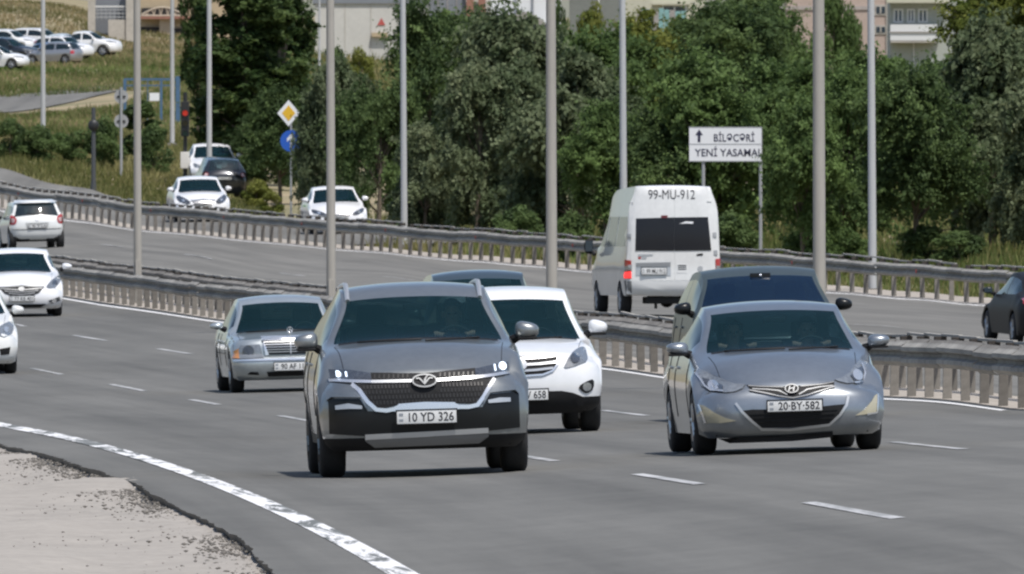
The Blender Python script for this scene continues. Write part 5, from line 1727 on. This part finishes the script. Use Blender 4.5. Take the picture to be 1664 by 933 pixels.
for p in ([(325, 165), (350, 148), (400, 175), (470, 225), (540, 250), (612, 258), (585, 285), (540, 302), (480, 308), (400, 296), (350, 262)], [(1435, 140), (1425, 195), (1400, 250), (1340, 268), (1270, 272), (1215, 258), (1190, 245), (1240, 235), (1300, 205), (1350, 155), (1400, 122)]):
    h = c.patch('headlight', tz(p), M_lamp_l, .012)
    L_ = p[0][0] < 800
    q = [(365, 210), (420, 225), (480, 262), (470, 292), (410, 290), (375, 260)] if L_ else [(1405, 165), (1402, 215), (1380, 250), (1320, 258), (1300, 225), (1350, 185)]
    b = c.patch('reflector', tz(q), M_lamp_d, .018, .015, h)
    c.patch('bulb', circ(.052, 16, *tz([(425, 260) if L_ else (1350, 222)])[0]), M_chrome, .024, .015, h)
    c.ribbon('trim', tz([(330, 178), (370, 262), (400, 292), (470, 300)] if L_ else [(1398, 150), (1412, 215), (1390, 262), (1320, 270)]), .016, M_chrome, .022, .01, h)
c.patch('lower_trim', tz([(430, 600), (560, 590), (880, 588), (1160, 575), (1165, 612), (900, 630), (500, 632)]), M_trim, .010)
c.plate((1290.5 - 1289) / 170, (738 - 661) / 170, '20·BY·582', w=.535, h=.115, size=.074, off=.03)
c.mirror(-.975, 1.50, 1.02, .215, .125, pm, M_trim, tilt=.1)
c.mirror(.975, 1.50, 1.04, .215, .125, pm, M_trim, tilt=.1)
c.wipers()
c.place(1292, 168, 4.2, k=1.012)
person('driver in dark clothes, seen through the windscreen of the blue-grey saloon', c, .36)
person('passenger in dark clothes beside the driver of the blue-grey saloon', c, -.36, shirt=mat('shirt_brown', (.10, .06, .05), .9))

# ================= white crossover half hidden by the SUV
pm = paint('white', (0.72, 0.73, 0.745), 0, .3, .05)
c = Car('crossover_car', 'white crossover with a chrome-barred grille, half hidden behind the dark silver SUV', 'car', dict(SUVT, L=4.77, W=.95, z_lip=.90, z_cowl=1.085, z_head=1.51, z_roof=1.66, z_rhead=1.60, z_bot=.24, z_belt=1.03, w_cowl=.825, w_head=.68, w_roof=.67, hood_bulge=.62, c_lip=.04, c_hood=.06), pm, black_below=.40)
t = tracer(849, 702, 145); Z1 = zoomed(780, 440, 3.333)
tz = lambda p: t(Z1(p))
hl = tz([(465, 525), (478, 495), (500, 462), (540, 428), (600, 408), (612, 440), (608, 490), (540, 510)])
for q in (hl, mirx(hl)):
    h = c.patch('headlight', chaikin(q, 1), M_lamp_l, .012)
    xc = .62 * (1 if q is hl else -1)
    c.patch('bulb', circ(.055, 14, (q[4][0] + q[0][0]) / 2, (q[4][1] + q[0][1]) / 2 - .01), M_lamp_d, .018, .012, h)
gr = [(.0, .875), (.25, .872), (.435, .865), (.425, .78), (.36, .70), (.25, .66), (0, .65)]
gr = gr + [(-x, z) for x, z in gr[1:-1]][::-1]
g = c.patch('grille', gr, M_trim, .010)
for k, (z, w) in enumerate(((.855, .425), (.785, .42), (.72, .37))):
    c.ribbon('chrome_bar', [(-w, z + .012), (-w * .5, z - .004), (0, z - .01), (w * .5, z - .004), (w, z + .012)], .026, M_satin, .020, .02, g)
c.ribbon('chrome_frame', [(.435, .865), (.425, .78), (.36, .70), (.25, .66), (0, .65), (-.25, .66), (-.36, .70), (-.425, .78), (-.435, .865)], .02, M_chrome, .018, .02, g)
c.patch('emblem', [(.075 * math.cos(a), .775 + .06 * math.sin(a)) for a in np.linspace(0, 6.283, 19)[:-1]], M_satin, .04, .03)
c.patch('bumper_mask', [(-.70, .40), (-.58, .45), (-.45, .475), (.45, .475), (.58, .45), (.70, .40), (.70, .22), (-.70, .22)], M_trim, .012)
fg = tz([(540, 625), (590, 596), (632, 585), (628, 640), (590, 664), (560, 650)])
for q in (fg, mirx(fg)):
    f = c.patch('fog_light', chaikin(q, 1), M_trim, .012)
    c.patch('bulb', circ(.05, 14, sum(a for a, b in q) / len(q), sum(b for a, b in q) / len(q)), M_lamp_l, .018, .012, f)
c.plate(.03, (702 - 638) / 145, '10 OV 658', w=.55, h=.13, size=.082, off=.04)
c.mirror(-.99, 1.5, 1.15, .215, .16, pm, M_trim); c.mirror(.99, 1.5, 1.17, .215, .16, pm, M_trim)
c.wipers()
c.place(849, 145, 3.8)

# ================= old silver saloon
pm = paint('silver', (0.42, 0.46, 0.475), .6, .34)
MB = dict(SED, L=4.5, W=.86, z_bot=.20, z_lip=.78, z_cowl=.90, y_cowl=1.35, z_head=1.29, y_head=2.0, z_roof=1.40, y_roof=2.55, w_lip=.76, w_cowl=.75, w_head=.60, w_roof=.60, z_belt=.87, z_wide=.62, sill=.22, c_lip=.02, c_hood=.05, sw=.20, hood_bulge=.5,
          fascia=[(.12, .18, .74, 0, .04, .20), (.02, .26, .81, 0, .05, .20), (-.02, .42, .845, 0, .05, .20), (0, .50, .84, 0, .05, .20), (.08, .53, .82, 0, .05, .16), (.09, .66, .81, .005, .05, .16), (.15, .78, .76, .02, .06, .16)])
c = Car('saloon_car', 'old angular silver saloon with a chrome grille, left of the dark silver SUV', 'car', MB, pm)
t = tracer(473, 632, 112); Z1 = zoomed(320, 450, 4.667)
tz = lambda p: t(Z1(p))
hl = tz([(325, 510), (340, 490), (480, 484), (505, 588), (325, 590)])
am = tz([(275, 585), (290, 530), (325, 512), (325, 590)])
for q in (hl, mirx(hl)): 
    h = c.patch('headlight', q, M_lamp_l, .012)
    c.patch('reflector', circ(.08, 16, sum(a for a, b in q) / len(q), sum(b for a, b in q) / len(q)), M_lamp_d, .016, .01, h)
for q in (am, mirx(am)): c.patch('indicator', q, M_amber, .014)
gx = .40
g = c.patch('grille', [(-gx, .76), (gx, .76), (gx * .86, .545), (-gx * .86, .545)], M_gloss, .020)
for k in range(5):
    z = .585 + k * .035
    w = gx * (.88 + .024 * k)
    c.ribbon('bar', [(-w, z), (w, z)], .011, M_satin, .028, .01, g)
c.ribbon('bar', [(0, .55), (0, .75)], .014, M_satin, .03, .01, g)
c.ribbon('chrome_frame', [(-gx * .86, .54), (-gx * 1.0, .765), (gx * 1.0, .765), (gx * .86, .54)], .05, M_chrome, .032, .04, g)
c.patch('grille_top', [(-gx * 1.04, .745), (gx * 1.04, .745), (gx * 1.03, .795), (-gx * 1.03, .795)], M_chrome, .034, .04)
bm = bmesh.new(); tube(bm, [(0, .17, .79), (0, .17, .87)], .008, 6)
ringp = [(.04 * math.cos(a), .17, .90 + .04 * math.sin(a)) for a in np.linspace(0, 6.283, 17)]
tube(bm, ringp, .006, 5, cap=False)
for a in (1.5708, 3.665, 5.76): tube(bm, [(0, .17, .90), (.038 * math.cos(a), .17, .90 + .038 * math.sin(a))], .006, 5)
c.add('hood_emblem', bm, M_chrome)
c.ribbon('bumper_strip', [(-.82, .475), (0, .478), (.82, .475)], .028, M_chrome, .012, .02)
c.patch('lower_intake', [(-.36, .30), (.36, .30), (.34, .235), (-.34, .235)], M_trim, .008)
for sg in (1, -1):
    q = [(sg * .64, .27), (sg * .60, .305), (sg * .49, .30), (sg * .47, .26)]
    c.patch('fog_light', q if sg < 0 else q[::-1], M_trim, .010)
c.plate(0, (632 - 590) / 112, '90 AF 114', w=.52, h=.13, size=.075, off=.03)
c.mirror(-.965, 1.72, .97, .20, .10, pm); c.mirror(.965, 1.72, .97, .20, .10, pm)
c.wipers()
c.place(475, 112, 4.7)

# ================= white saloon on the left edge, winged chrome grille
pmw = paint('pearl_white', (0.74, 0.745, 0.76), 0, .28, .04)
c = Car('saloon_car', 'white saloon with a chrome-barred grille by the left edge, before the median rail', 'car', dict(SED, L=4.8, W=.89, z_lip=.66, hood_bulge=.78, w_cowl=.74, w_head=.60, z_head=1.33, c_lip=.05), pmw)
t = tracer(37, 515, 74); Z1 = zoomed(0, 390, 3.962)
tz = lambda p: t(Z1(p))
gp = [(-.48, .62), (0, .655), (.48, .62), (.36, .50), (.14, .42), (-.14, .42), (-.36, .50)]
g = c.patch('grille', gp, M_trim, .010)
for k in range(4):
    w = .44 - .08 * k; z = .60 - .048 * k
    c.ribbon('chrome_bar', [(-w, z), (0, z - .03), (w, z)], .02, M_satin2, .018, .012, g)
c.ribbon('chrome_frame', [(-.48, .625), (0, .66), (.48, .625)], .024, M_satin2, .02, .02, g)
c.patch('emblem', [(.07 * math.cos(a), .585 + .045 * math.sin(a)) for a in np.linspace(0, 6.283, 19)[:-1]], M_satin2, .034, .03)
hl = [(.50, .60), (.60, .72), (.74, .82), (.84, .86), (.86, .76), (.80, .66), (.68, .585)]
for q in (hl, mirx(hl)):
    h = c.patch('headlight', chaikin(q, 1), M_lamp_l, .012)
    c.patch('bulb', circ(.06, 14, q[3][0] * .86, .70), M_lamp_d, .018, .012, h)
c.patch('lower_intake', [(-.52, .27), (.52, .27), (.40, .205), (-.40, .205)], M_trim, .010)
c.ribbon('chrome_lip', [(-.62, .30), (-.42, .19), (.42, .19), (.62, .30)], .02, M_satin, .016, .02)
for sg in (1, -1):
    q = [(sg * .56, .34), (sg * .80, .42), (sg * .82, .33), (sg * .62, .27)]
    f = c.patch('fog_light', q if sg > 0 else q[::-1], M_lamp_d, .010)
    c.patch('bulb', circ(.05, 12, sg * .68, .335), M_chrome, .016, .012, f)
c.plate(0, (515 - 486) / 74, '77 KE 401', w=.53, h=.12, size=.07, off=.04)
c.mirror(-1.03, 1.5, 1.04, .21, .13, pmw); c.mirror(1.03, 1.5, 1.04, .21, .13, pmw)
c.place(36, 77, 4.0)

# ================= white car cut by the left edge
pmw2 = paint('warm_white', (0.70, 0.705, 0.69), 0, .3, .06)
c = Car('saloon_car', 'white car cut off by the left edge, only a headlight, mirror and wheel in view', 'car', dict(SED, L=4.6, W=.88, z_lip=.72, z_cowl=1.02, c_lip=.06), pmw2)
basic_front(c, lamp=[(.50, .70), (.62, .80), (.80, .86), (.83, .74), (.78, .64), (.60, .58)], txt='10 BC 713')
c.place(-56, 100, 4.0)

# ================= dark blue-glassed car behind the grey-blue saloon
pmt = paint('steel_teal', (0.05, 0.068, 0.073), .3, .45, coat=.25)
c = Car('suv', 'dark steel-coloured car with blue windscreen and black mirrors, behind the blue-grey saloon', 'car', dict(SUVT, L=4.7, W=.89, w_cowl=.79, w_head=.66, w_roof=.66, z_head=1.67, z_roof=1.78, z_rhead=1.74, z_cowl=1.30, z_lip=1.0, z_belt=1.22), pmt, glass=M_glass_blue)
basic_front(c, mirror_m=M_gloss, txt='99 HT 205')
bm = bmesh.new(); box(bm, (-.12, 1.80, 1.62), (.12, 1.86, 1.70), .012); c.add('sensor_housing', bm, M_gloss)
bm = bmesh.new(); bmesh.ops.create_uvsphere(bm, u_segments=8, v_segments=6, radius=.02, matrix=Matrix.Translation((0, 1.79, 1.67))); c.add('sensor', bm, M_chrome)
c.place(1263, 141, 3.8)

# ================= dark roof glimpsed behind the SUV
pmd = paint('dark_green_grey', (0.07, 0.095, 0.10), .6, .34)
c = Car('suv', 'dark car of which only the roof shows, behind the white crossover and the SUV', 'car', dict(SUVT, W=.86, w_cowl=.76, w_roof=.61, w_head=.61, z_roof=1.75, z_head=1.63, z_rhead=1.68), pmd)
basic_front(c, txt='90 ES 640')
c.place(797, 121, 3.5)

# ================= white high-roof van from behind
pmv = paint('van_white', (0.66, 0.665, 0.66), 0, .36, .08)
VAN = dict(SED, dev=.10, L=5.6, W=.985, z_bot=.42, z_lip=1.05, z_cowl=1.45, y_cowl=.95, z_head=2.1, y_head=1.75, z_roof=2.62, y_roof=3.0, z_rhead=2.66, y_rhead=5.40, z_rbase=2.0, y_rbase=5.55, z_tail=1.35, y_tail=5.58,
           w_lip=.80, w_cowl=.86, w_head=.80, w_roof=.78, w_rhead=.755, w_rbase=.88, w_tail=.93, z_belt=1.38, z_wide=.95, belt_w=.965, sill=.42, ya=1.0, yb=4.55, r=.345, tyre=.22, rear_glass=False, side_glass=False,
           top=[(.10, 1.05, .80, .05, .13, .28), (.3, 1.2, .83, .07, .12, .15), (.65, 1.36, .86, .07, .12, .05), (.95, 1.45, .86, .05, .20, 0), (1.75, 2.1, .80, .04, .10, 0), (2.2, 2.48, .79, .05, .03, 0), (3.0, 2.62, .78, .05, 0, 0), (5.36, 2.66, .755, .025, -.03, 0), (5.50, 2.62, .765, .02, -.03, -.03), (5.53, 2.55, .775, .015, -.03, -.04)],
           rear=[(5.53, 2.55, .775, .015, -.03, -.04), (5.57, 2.1, .855, 0, -.03, -.06), (5.60, 1.5, .925, 0, -.03, -.07), (5.60, 1.0, .955, 0, -.03, -.07), (5.62, .72, .955, 0, -.03, -.08), (5.60, .52, .94, 0, -.03, -.08), (5.5, .42, .90, 0, -.03, -.08)], pillars=())
c = Car('van', 'white high-roofed van seen from behind, driving away by the far trees', 'van', VAN, pmv)
t = lambda pts: [(-(x - 1092) / 77, (511 - y) / 77) for x, y in pts]
Zv = zoomed(930, 290, 3.888)
tz = lambda p: t(Zv(p))
rp = lambda nm, p, m, off=.008, th=.02, par=None: c.patch(nm, tz(p), m, off, th, par, d=-1)
# rear doors: two leaves with a seam, recessed window with one dark pane per leaf
for a, b in ((380, 628), (634, 880)):
    dr = rp('door', [(a if a > 500 else 362, 640), (b, 640), (b, 75), (a + (25 if a < 500 else 0), 75), (a if a > 500 else 372, 300)] if a < 500 else [(a, 640), (884, 640), (878, 300), (838, 75), (a, 75)], pmv, .008, .02)
    if a < 500: dl = dr
    else: drr = dr
M_vwin = mat('van_rear_glass', (.012, .013, .018), .18, spec=.3)
w1 = rp('window', [(395, 455), (630, 455), (630, 258), (400, 265)], M_vwin, .016)
w2 = rp('window', [(631.5, 455), (857, 452), (838, 255), (631.5, 258)], M_vwin, .016)
for w, p in ((w1, [(395, 457), (628, 457)]), (w2, [(633, 457), (857, 454)])):
    c.ribbon('seal', tz(p), .02, M_trim, .02, .02, w, d=-1)
rp('label', [(660, 298), (700, 282), (748, 284), (745, 296), (700, 294)], M_white, .024, .008, w2)
rp('stop_lamp', [(552, 246), (590, 246), (590, 262), (552, 262)], mat('dark_red', (.12, .02, .025), .3), .03, .02)
for p in ([(333, 515), (372, 520), (372, 630), (335, 632)], [(886, 505), (912, 500), (912, 555), (888, 560)]):
    p2 = p if p[0][0] < 500 else [(884, 510), (914, 505), (914, 625), (890, 625)]
    l = rp('tail_light', p2, M_tail, .016, .03)
    q = [(335, 590), (371, 588), (371, 625), (337, 626)] if p[0][0] < 500 else [(889, 585), (913, 585), (913, 620), (891, 620)]
    rp('brake_lamp', q, M_brake, .024, .01, l)
    q = [(335, 552), (371, 552), (371, 578), (336, 578)] if p[0][0] < 500 else [(888, 550), (913, 550), (913, 575), (890, 575)]
    rp('reversing_lamp', q, M_lamp_l, .024, .01, l)
# plate housing, handle bar, badges
h = rp('plate_housing', [(398, 612), (610, 612), (610, 528), (398, 532)], M_satin, .016, .02)
rp('handle', [(402, 556), (606, 553), (606, 530), (402, 536)], mat('plastic_grey', (.22, .23, .24), .6), .028, .02, h)
pl = c.plate(*tz([(506, 583)])[0], '99 MU 912', w=.52, h=.15, d=-1, size=.085, off=.035)
for p, m in (([(412, 495), (500, 490), (500, 480), (412, 482)], M_satin), ([(412, 510), (428, 510), (428, 498), (412, 498)], M_tail), ([(434, 510), (462, 508), (462, 498), (434, 500)], M_satin), ([(768, 490), (806, 488), (806, 474), (768, 480)], M_trim)):
    rp('badge', p, m, .016, .01)
rp('sticker', [(648, 595), (708, 595), (710, 540), (648, 542)], M_trimw, .014, .008)
for k in range(3): rp('sticker_print', [(654, 552 + k * 12), (704, 551 + k * 12), (704, 545 + k * 12), (654, 546 + k * 12)], M_plink, .018, .008)
rp('lock', [(790 + 17 * math.cos(a), 568 + 17 * math.sin(a)) for a in np.linspace(0, 6.283, 15)[:-1]], M_alu, .016, .01)
for x, y in ((362, 372), (880, 362), (374, 170), (848, 158), (366, 560), (886, 470)):
    rp('hinge', [(x - 12, y + 14), (x + 10, y + 14), (x + 10, y - 14), (x - 12, y - 14)] if y > 300 else [(x - 14, y + 5), (x + 12, y + 5), (x + 12, y - 4), (x - 14, y - 4)], M_alu if y > 300 else M_trimw, .024, .03)
ln = tz([(617, 118)])[0]
me = text_mesh('99-MU-912', .19, 0.0, .95)
for v in me.vertices:
    h = c.bvh.ray_cast(Vector((ln[0] - v.co.x, 9, ln[1] + v.co.z)), Vector((0, -1, 0)))[0]
    v.co = Vector((ln[0] - v.co.x, h.y + .014, ln[1] + v.co.z))
c.add('lettering', me, M_plink, smooth=False)
rp('bumper', [(345, 722), (360, 640), (640, 645), (884, 640), (905, 722), (640, 735)], mat('bumper_white', (.62, .63, .63), .45), .014, .04)
rp('bumper_corner', [(332, 640), (372, 645), (378, 730), (345, 735)], mat('bumper_grey', (.16, .165, .17), .6), .018, .04)
bm = bmesh.new()
box(bm, (-.62, 4.9, .26), (.55, 5.45, .40), .03); box(bm, (.28, 5.1, .16), (.33, 5.16, .30)); tube(bm, [(-.4, 4.55, .345), (.4, 4.55, .345)], .07, 8)
bmesh.ops.create_uvsphere(bm, u_segments=12, v_segments=8, radius=.15, matrix=Matrix.Translation((0, 4.55, .33)))
c.add('axle', bm, M_under)
# window band of the left side, mirrors, roof seam
for sg in (1,):
    for (ya_, yb_) in ((1.55, 2.35), (2.5, 3.75), (3.9, 5.2)):
        bm = bmesh.new()
        vs = []
        for (y, z) in ((ya_, 1.42), (yb_, 1.42), (yb_, 2.02), (ya_ + (.25 if ya_ < 2 else 0), 2.02)):
            h = c.bvh.ray_cast(Vector((sg * 4, y, z)), Vector((-sg, 0, 0)))
            vs.append(bm.verts.new(h[0] + Vector((sg * .008, 0, 0))))
        f = bm.faces.new(vs)
        r = bmesh.ops.extrude_face_region(bm, geom=[f])
        for q in r['geom']:
            if isinstance(q, bmesh.types.BMVert): q.co.x -= sg * .03
        bmesh.ops.recalc_face_normals(bm, faces=bm.faces)
        c.add('side_window', bm, mat('van_side_glass', (.10, .125, .16), .12, spec=.7), smooth=False)
c.mirror(1.16, 1.25, 1.42, .19, .32, M_trim); c.mirror(-1.16, 1.25, 1.42, .19, .32, M_trim)
c.place(1095, 78, 7.4, away=True, k=1.03)

# ================= small white hatchback from behind, upper left
pmw3 = paint('white_hatch', (0.68, 0.69, 0.68), 0, .3, .05)
def rear_kit(c, lamp, win=True, plate_z=.72, txt=None, lamp_m=M_tail):
    P = c.P
    for q in (lamp, mirx(lamp)):
        l = c.patch('tail_light', chaikin(q, 1), lamp_m, .014, .03, d=-1)
        c.patch('lens', [(a * .6 + (sum(x for x, _ in q) / len(q)) * .4, b * .5 + (sum(z for _, z in q) / len(q)) * .5) for a, b in q], mat('lens_pale', (.5, .35, .35), .15), .02, .01, l, d=-1)
    c.plate(0, plate_z, txt, d=-1, size=.07, off=.02)
c = Car('hatchback_car', 'white hatchback seen from behind with red tail lights, upper left before the guard rail', 'car', dict(HATCH, W=.80, L=3.8, z_roof=1.40, z_rhead=1.335, z_rbase=.97, y_rhead=3.40, y_rbase=3.70, z_tail=.90, y_tail=3.74, w_rhead=.60, w_rbase=.72, w_tail=.76, z_head=1.30, z_cowl=.95, z_belt=.90, z_bot=.24, tyre=.2), pmw3)
rear_kit(c, [(.56, .86), (.66, .98), (.74, .98), (.78, .74), (.68, .70), (.60, .74)], plate_z=.66, txt='90 TP 518')
c.patch('plate_recess', [(-.34, .76), (.34, .76), (.30, .58), (-.30, .58)], mat('recess_grey', (.42, .43, .43), .5), .008, .02, d=-1)
c.patch('spoiler', [(-.62, 1.36), (.62, 1.36), (.60, 1.29), (-.60, 1.29)], pmw3, .07, .12, d=-1)
c.patch('bumper_seam', [(-.70, .575), (.70, .575), (.70, .56), (-.70, .56)], M_trim, .008, .02, d=-1)
c.patch('emblem', circ(.05, 14, 0, .86), M_chrome, .02, .02, d=-1)
c.patch('lower_trim', [(-.62, .30), (.62, .30), (.56, .22), (-.56, .22)], M_trim, .010, .03, d=-1)
c.ribbon('wiper', [(0, .99), (.28, 1.03)], .018, M_trim, .02, .02, d=-1)
for sg in (1, -1):
    q = [(sg * .70, .47), (sg * .745, .48), (sg * .745, .36), (sg * .71, .36)]
    c.patch('reflector', q if sg > 0 else q[::-1], M_trim, .012, .02, d=-1)
c.mirror(.90, 1.3, 1.0, .17, .13, pmw3); c.mirror(-.90, 1.3, 1.0, .17, .13, pmw3)
c.place(62, 57, 7.5, away=True)

# ================= dark car at the right edge, going away
pmk = mat('paint_black_plum', (0.012, 0.012, 0.014), .5, spec=.25, var=.1, scale=1.3)
c = Car('saloon_car', 'dark saloon leaving the view at the right edge, beyond the median rail', 'car', dict(SED, L=4.6, W=.90), pmk)
rear_kit(c, [(.50, .92), (.80, .95), (.82, .78), (.52, .74)], plate_z=.62, txt='10 SN 070')
c.patch('lower_trim', [(-.6, .30), (.6, .30), (.55, .2), (-.55, .2)], M_trim, .010, .03, d=-1)
c.mirror(1.0, 1.55, 1.02, .20, .13, M_gloss); c.mirror(-1.0, 1.55, 1.02, .20, .13, M_gloss)
c.place(1732, 84, 9.0, away=True)

# ================= cars on the slip road behind the far rail
pmw4 = paint('white_slip', (0.74, 0.74, 0.75), 0, .28, .04)
c = Car('saloon_car', 'white saloon with a chrome grille on the slip road, before the dark hatchback', 'car', dict(SED, W=.90, z_lip=.68, hood_bulge=.7), pmw4)
basic_front(c, lamp=[(.38, .60), (.50, .72), (.78, .86), (.83, .74), (.72, .60), (.50, .54)], lamp_m=M_lamp_d, txt='10 FD 882')
c.ribbon('chrome_frame', [(-.40, .67), (0, .70), (.40, .67)], .03, M_chrome, .02, .02)
c.place(331, 50, 5.5)
c = Car('saloon_car', 'white saloon with a green-striped side, on the slip road behind the tan lamp post', 'car', dict(SED, L=4.5, W=.89, z_lip=.66), pmw4)
basic_front(c, lamp=[(.36, .56), (.52, .66), (.80, .76), (.82, .66), (.70, .58), (.50, .52)], lamp_m=M_lamp_d, txt='77 OP 336')
M_green = mat('livery_green', (.12, .36, .11), .4)
for sg in (-1, 1):
    bm = bmesh.new()
    for (pa, pb, pc, pd) in (((1.7, .35), (2.5, .35), (2.9, .85), (2.2, .85)), ((2.75, .35), (3.0, .35), (3.3, .85), (3.05, .85))):
        vs = []
        for y, z in (pa, pb, pc, pd):
            h = c.bvh.ray_cast(Vector((sg * 4, y, z)), Vector((-sg, 0, 0)))
            vs.append(bm.verts.new(h[0] + Vector((sg * .012, 0, 0))))
        f = bm.faces.new(vs)
    r = bmesh.ops.extrude_face_region(bm, geom=bm.faces[:])
    for q in r['geom']:
        if isinstance(q, bmesh.types.BMVert): q.co.x -= sg * .02
    bmesh.ops.recalc_face_normals(bm, faces=bm.faces)
    c.add('green_stripe', bm, M_green, smooth=False)
c.place(553, 52.5, 5.5)
pmb = paint('midnight', (0.022, 0.026, 0.034), .4, .3)
c = Car('saloon_car', 'white car on the slip road, its roof showing behind the dark hatchback', 'car', dict(SED, W=.90), pmw4)
basic_front(c, txt='10 LE 095')
c.place(352, 45.1, 6)
c = Car('hatchback_car', 'dark blue-black hatchback seen from behind, between the two white cars of the slip road', 'car', dict(HATCH, W=.88, L=4.2, y_rhead=3.6, y_rbase=4.05, y_tail=4.12, yb=3.4, z_roof=1.56, z_rhead=1.48, z_rbase=1.08, z_tail=1.0), pmb)
rear_kit(c, [(.58, .98), (.74, 1.02), (.80, .82), (.62, .80)], plate_z=.78, txt='99 CE 411', lamp_m=mat('smoked_tail', (.10, .012, .014), .15))
c.place(365, 46.9, 6, away=True, k=.92)

# ================= cars parked on the slope, far upper left
G_ = 'cars parked on the slope at the top left'
pk = [('hatchback_car', 'white hatchback at the left end of the parked row, one wheel arch in view', HATCH, pmw4, 46, 25.5, 74, 1.05),
      ('suv', 'black SUV parked behind the white hatchback at the left end of the row', SUVT, pmb, 64, 24.3, 66, 1.1),
      ('hatchback_car', 'silver car with a red tail lamp in the parked row, beside the black SUV', HATCH, paint('parked_silver', (.36, .36, .38), .6), 46, 24.3, -118, 1.0),
      ('saloon_car', 'light blue saloon in the middle of the parked row', SED, paint('sky_blue', (.14, .24, .42), .5), 124, 24.1, 50, .98),
      ('suv', 'white estate car in the parked row, between the blue saloon and the white pickup', SUVT, pmw4, 146, 23.5, 55, .98),
      ('suv', 'white car with dark windows at the right end of the parked row', dict(SUVT, y_rhead=3.0, y_rbase=3.3, z_tail=1.02, z_rbase=1.08), pmw4, 196, 23.2, 72, 1.08),
      ('suv', 'white van-like car whose roof shows behind the black SUV of the parked row', SUVT, pmw4, 60, 22.6, 65, 1.0),
      ('hatchback_car', 'dark hatchback at the left edge behind the parked row', HATCH, pmb, 14, 23.6, 70, 1.05),
      ('saloon_car', 'pale blue-white car at the back of the parked row, behind the light blue saloon', SED, paint('ice_white', (.60, .66, .70), .2), 150, 22.7, 62, 1.0),
      ('suv', 'white car whose roof shows at the back of the parked row, beside the twin-tube post', SUVT, pmw4, 110, 22.5, 62, 1.0)]
for nm, lab, P_, m_, x, s, yaw, k in pk:
    c = Car(nm, lab, 'car', dict(P_), m_, group=G_, detail=.6)
    zl = P_['z_lip']
    lp = [(.42, zl - .06), (.60, zl + .03), (.80, zl + .06), (.80, zl - .05), (.50, zl - .12)]
    for q in (lp, mirx(lp)): c.patch('headlight', q, M_lamp_l, .012)
    zt = P_['z_tail']
    lp = [(.55, zt - .02), (.80, zt - .02), (.82, zt - .25), (.60, zt - .25)]
    for q in (lp, mirx(lp)): c.patch('tail_light', q, M_tail, .014, d=-1)
    for sx in (1, -1): c.mirror(sx * (P_['W'] + .07), P_['y_cowl'] + .42, P_['z_belt'] + .09, .20, .14, m_)
    c.place(x, s, yaw, k=k)
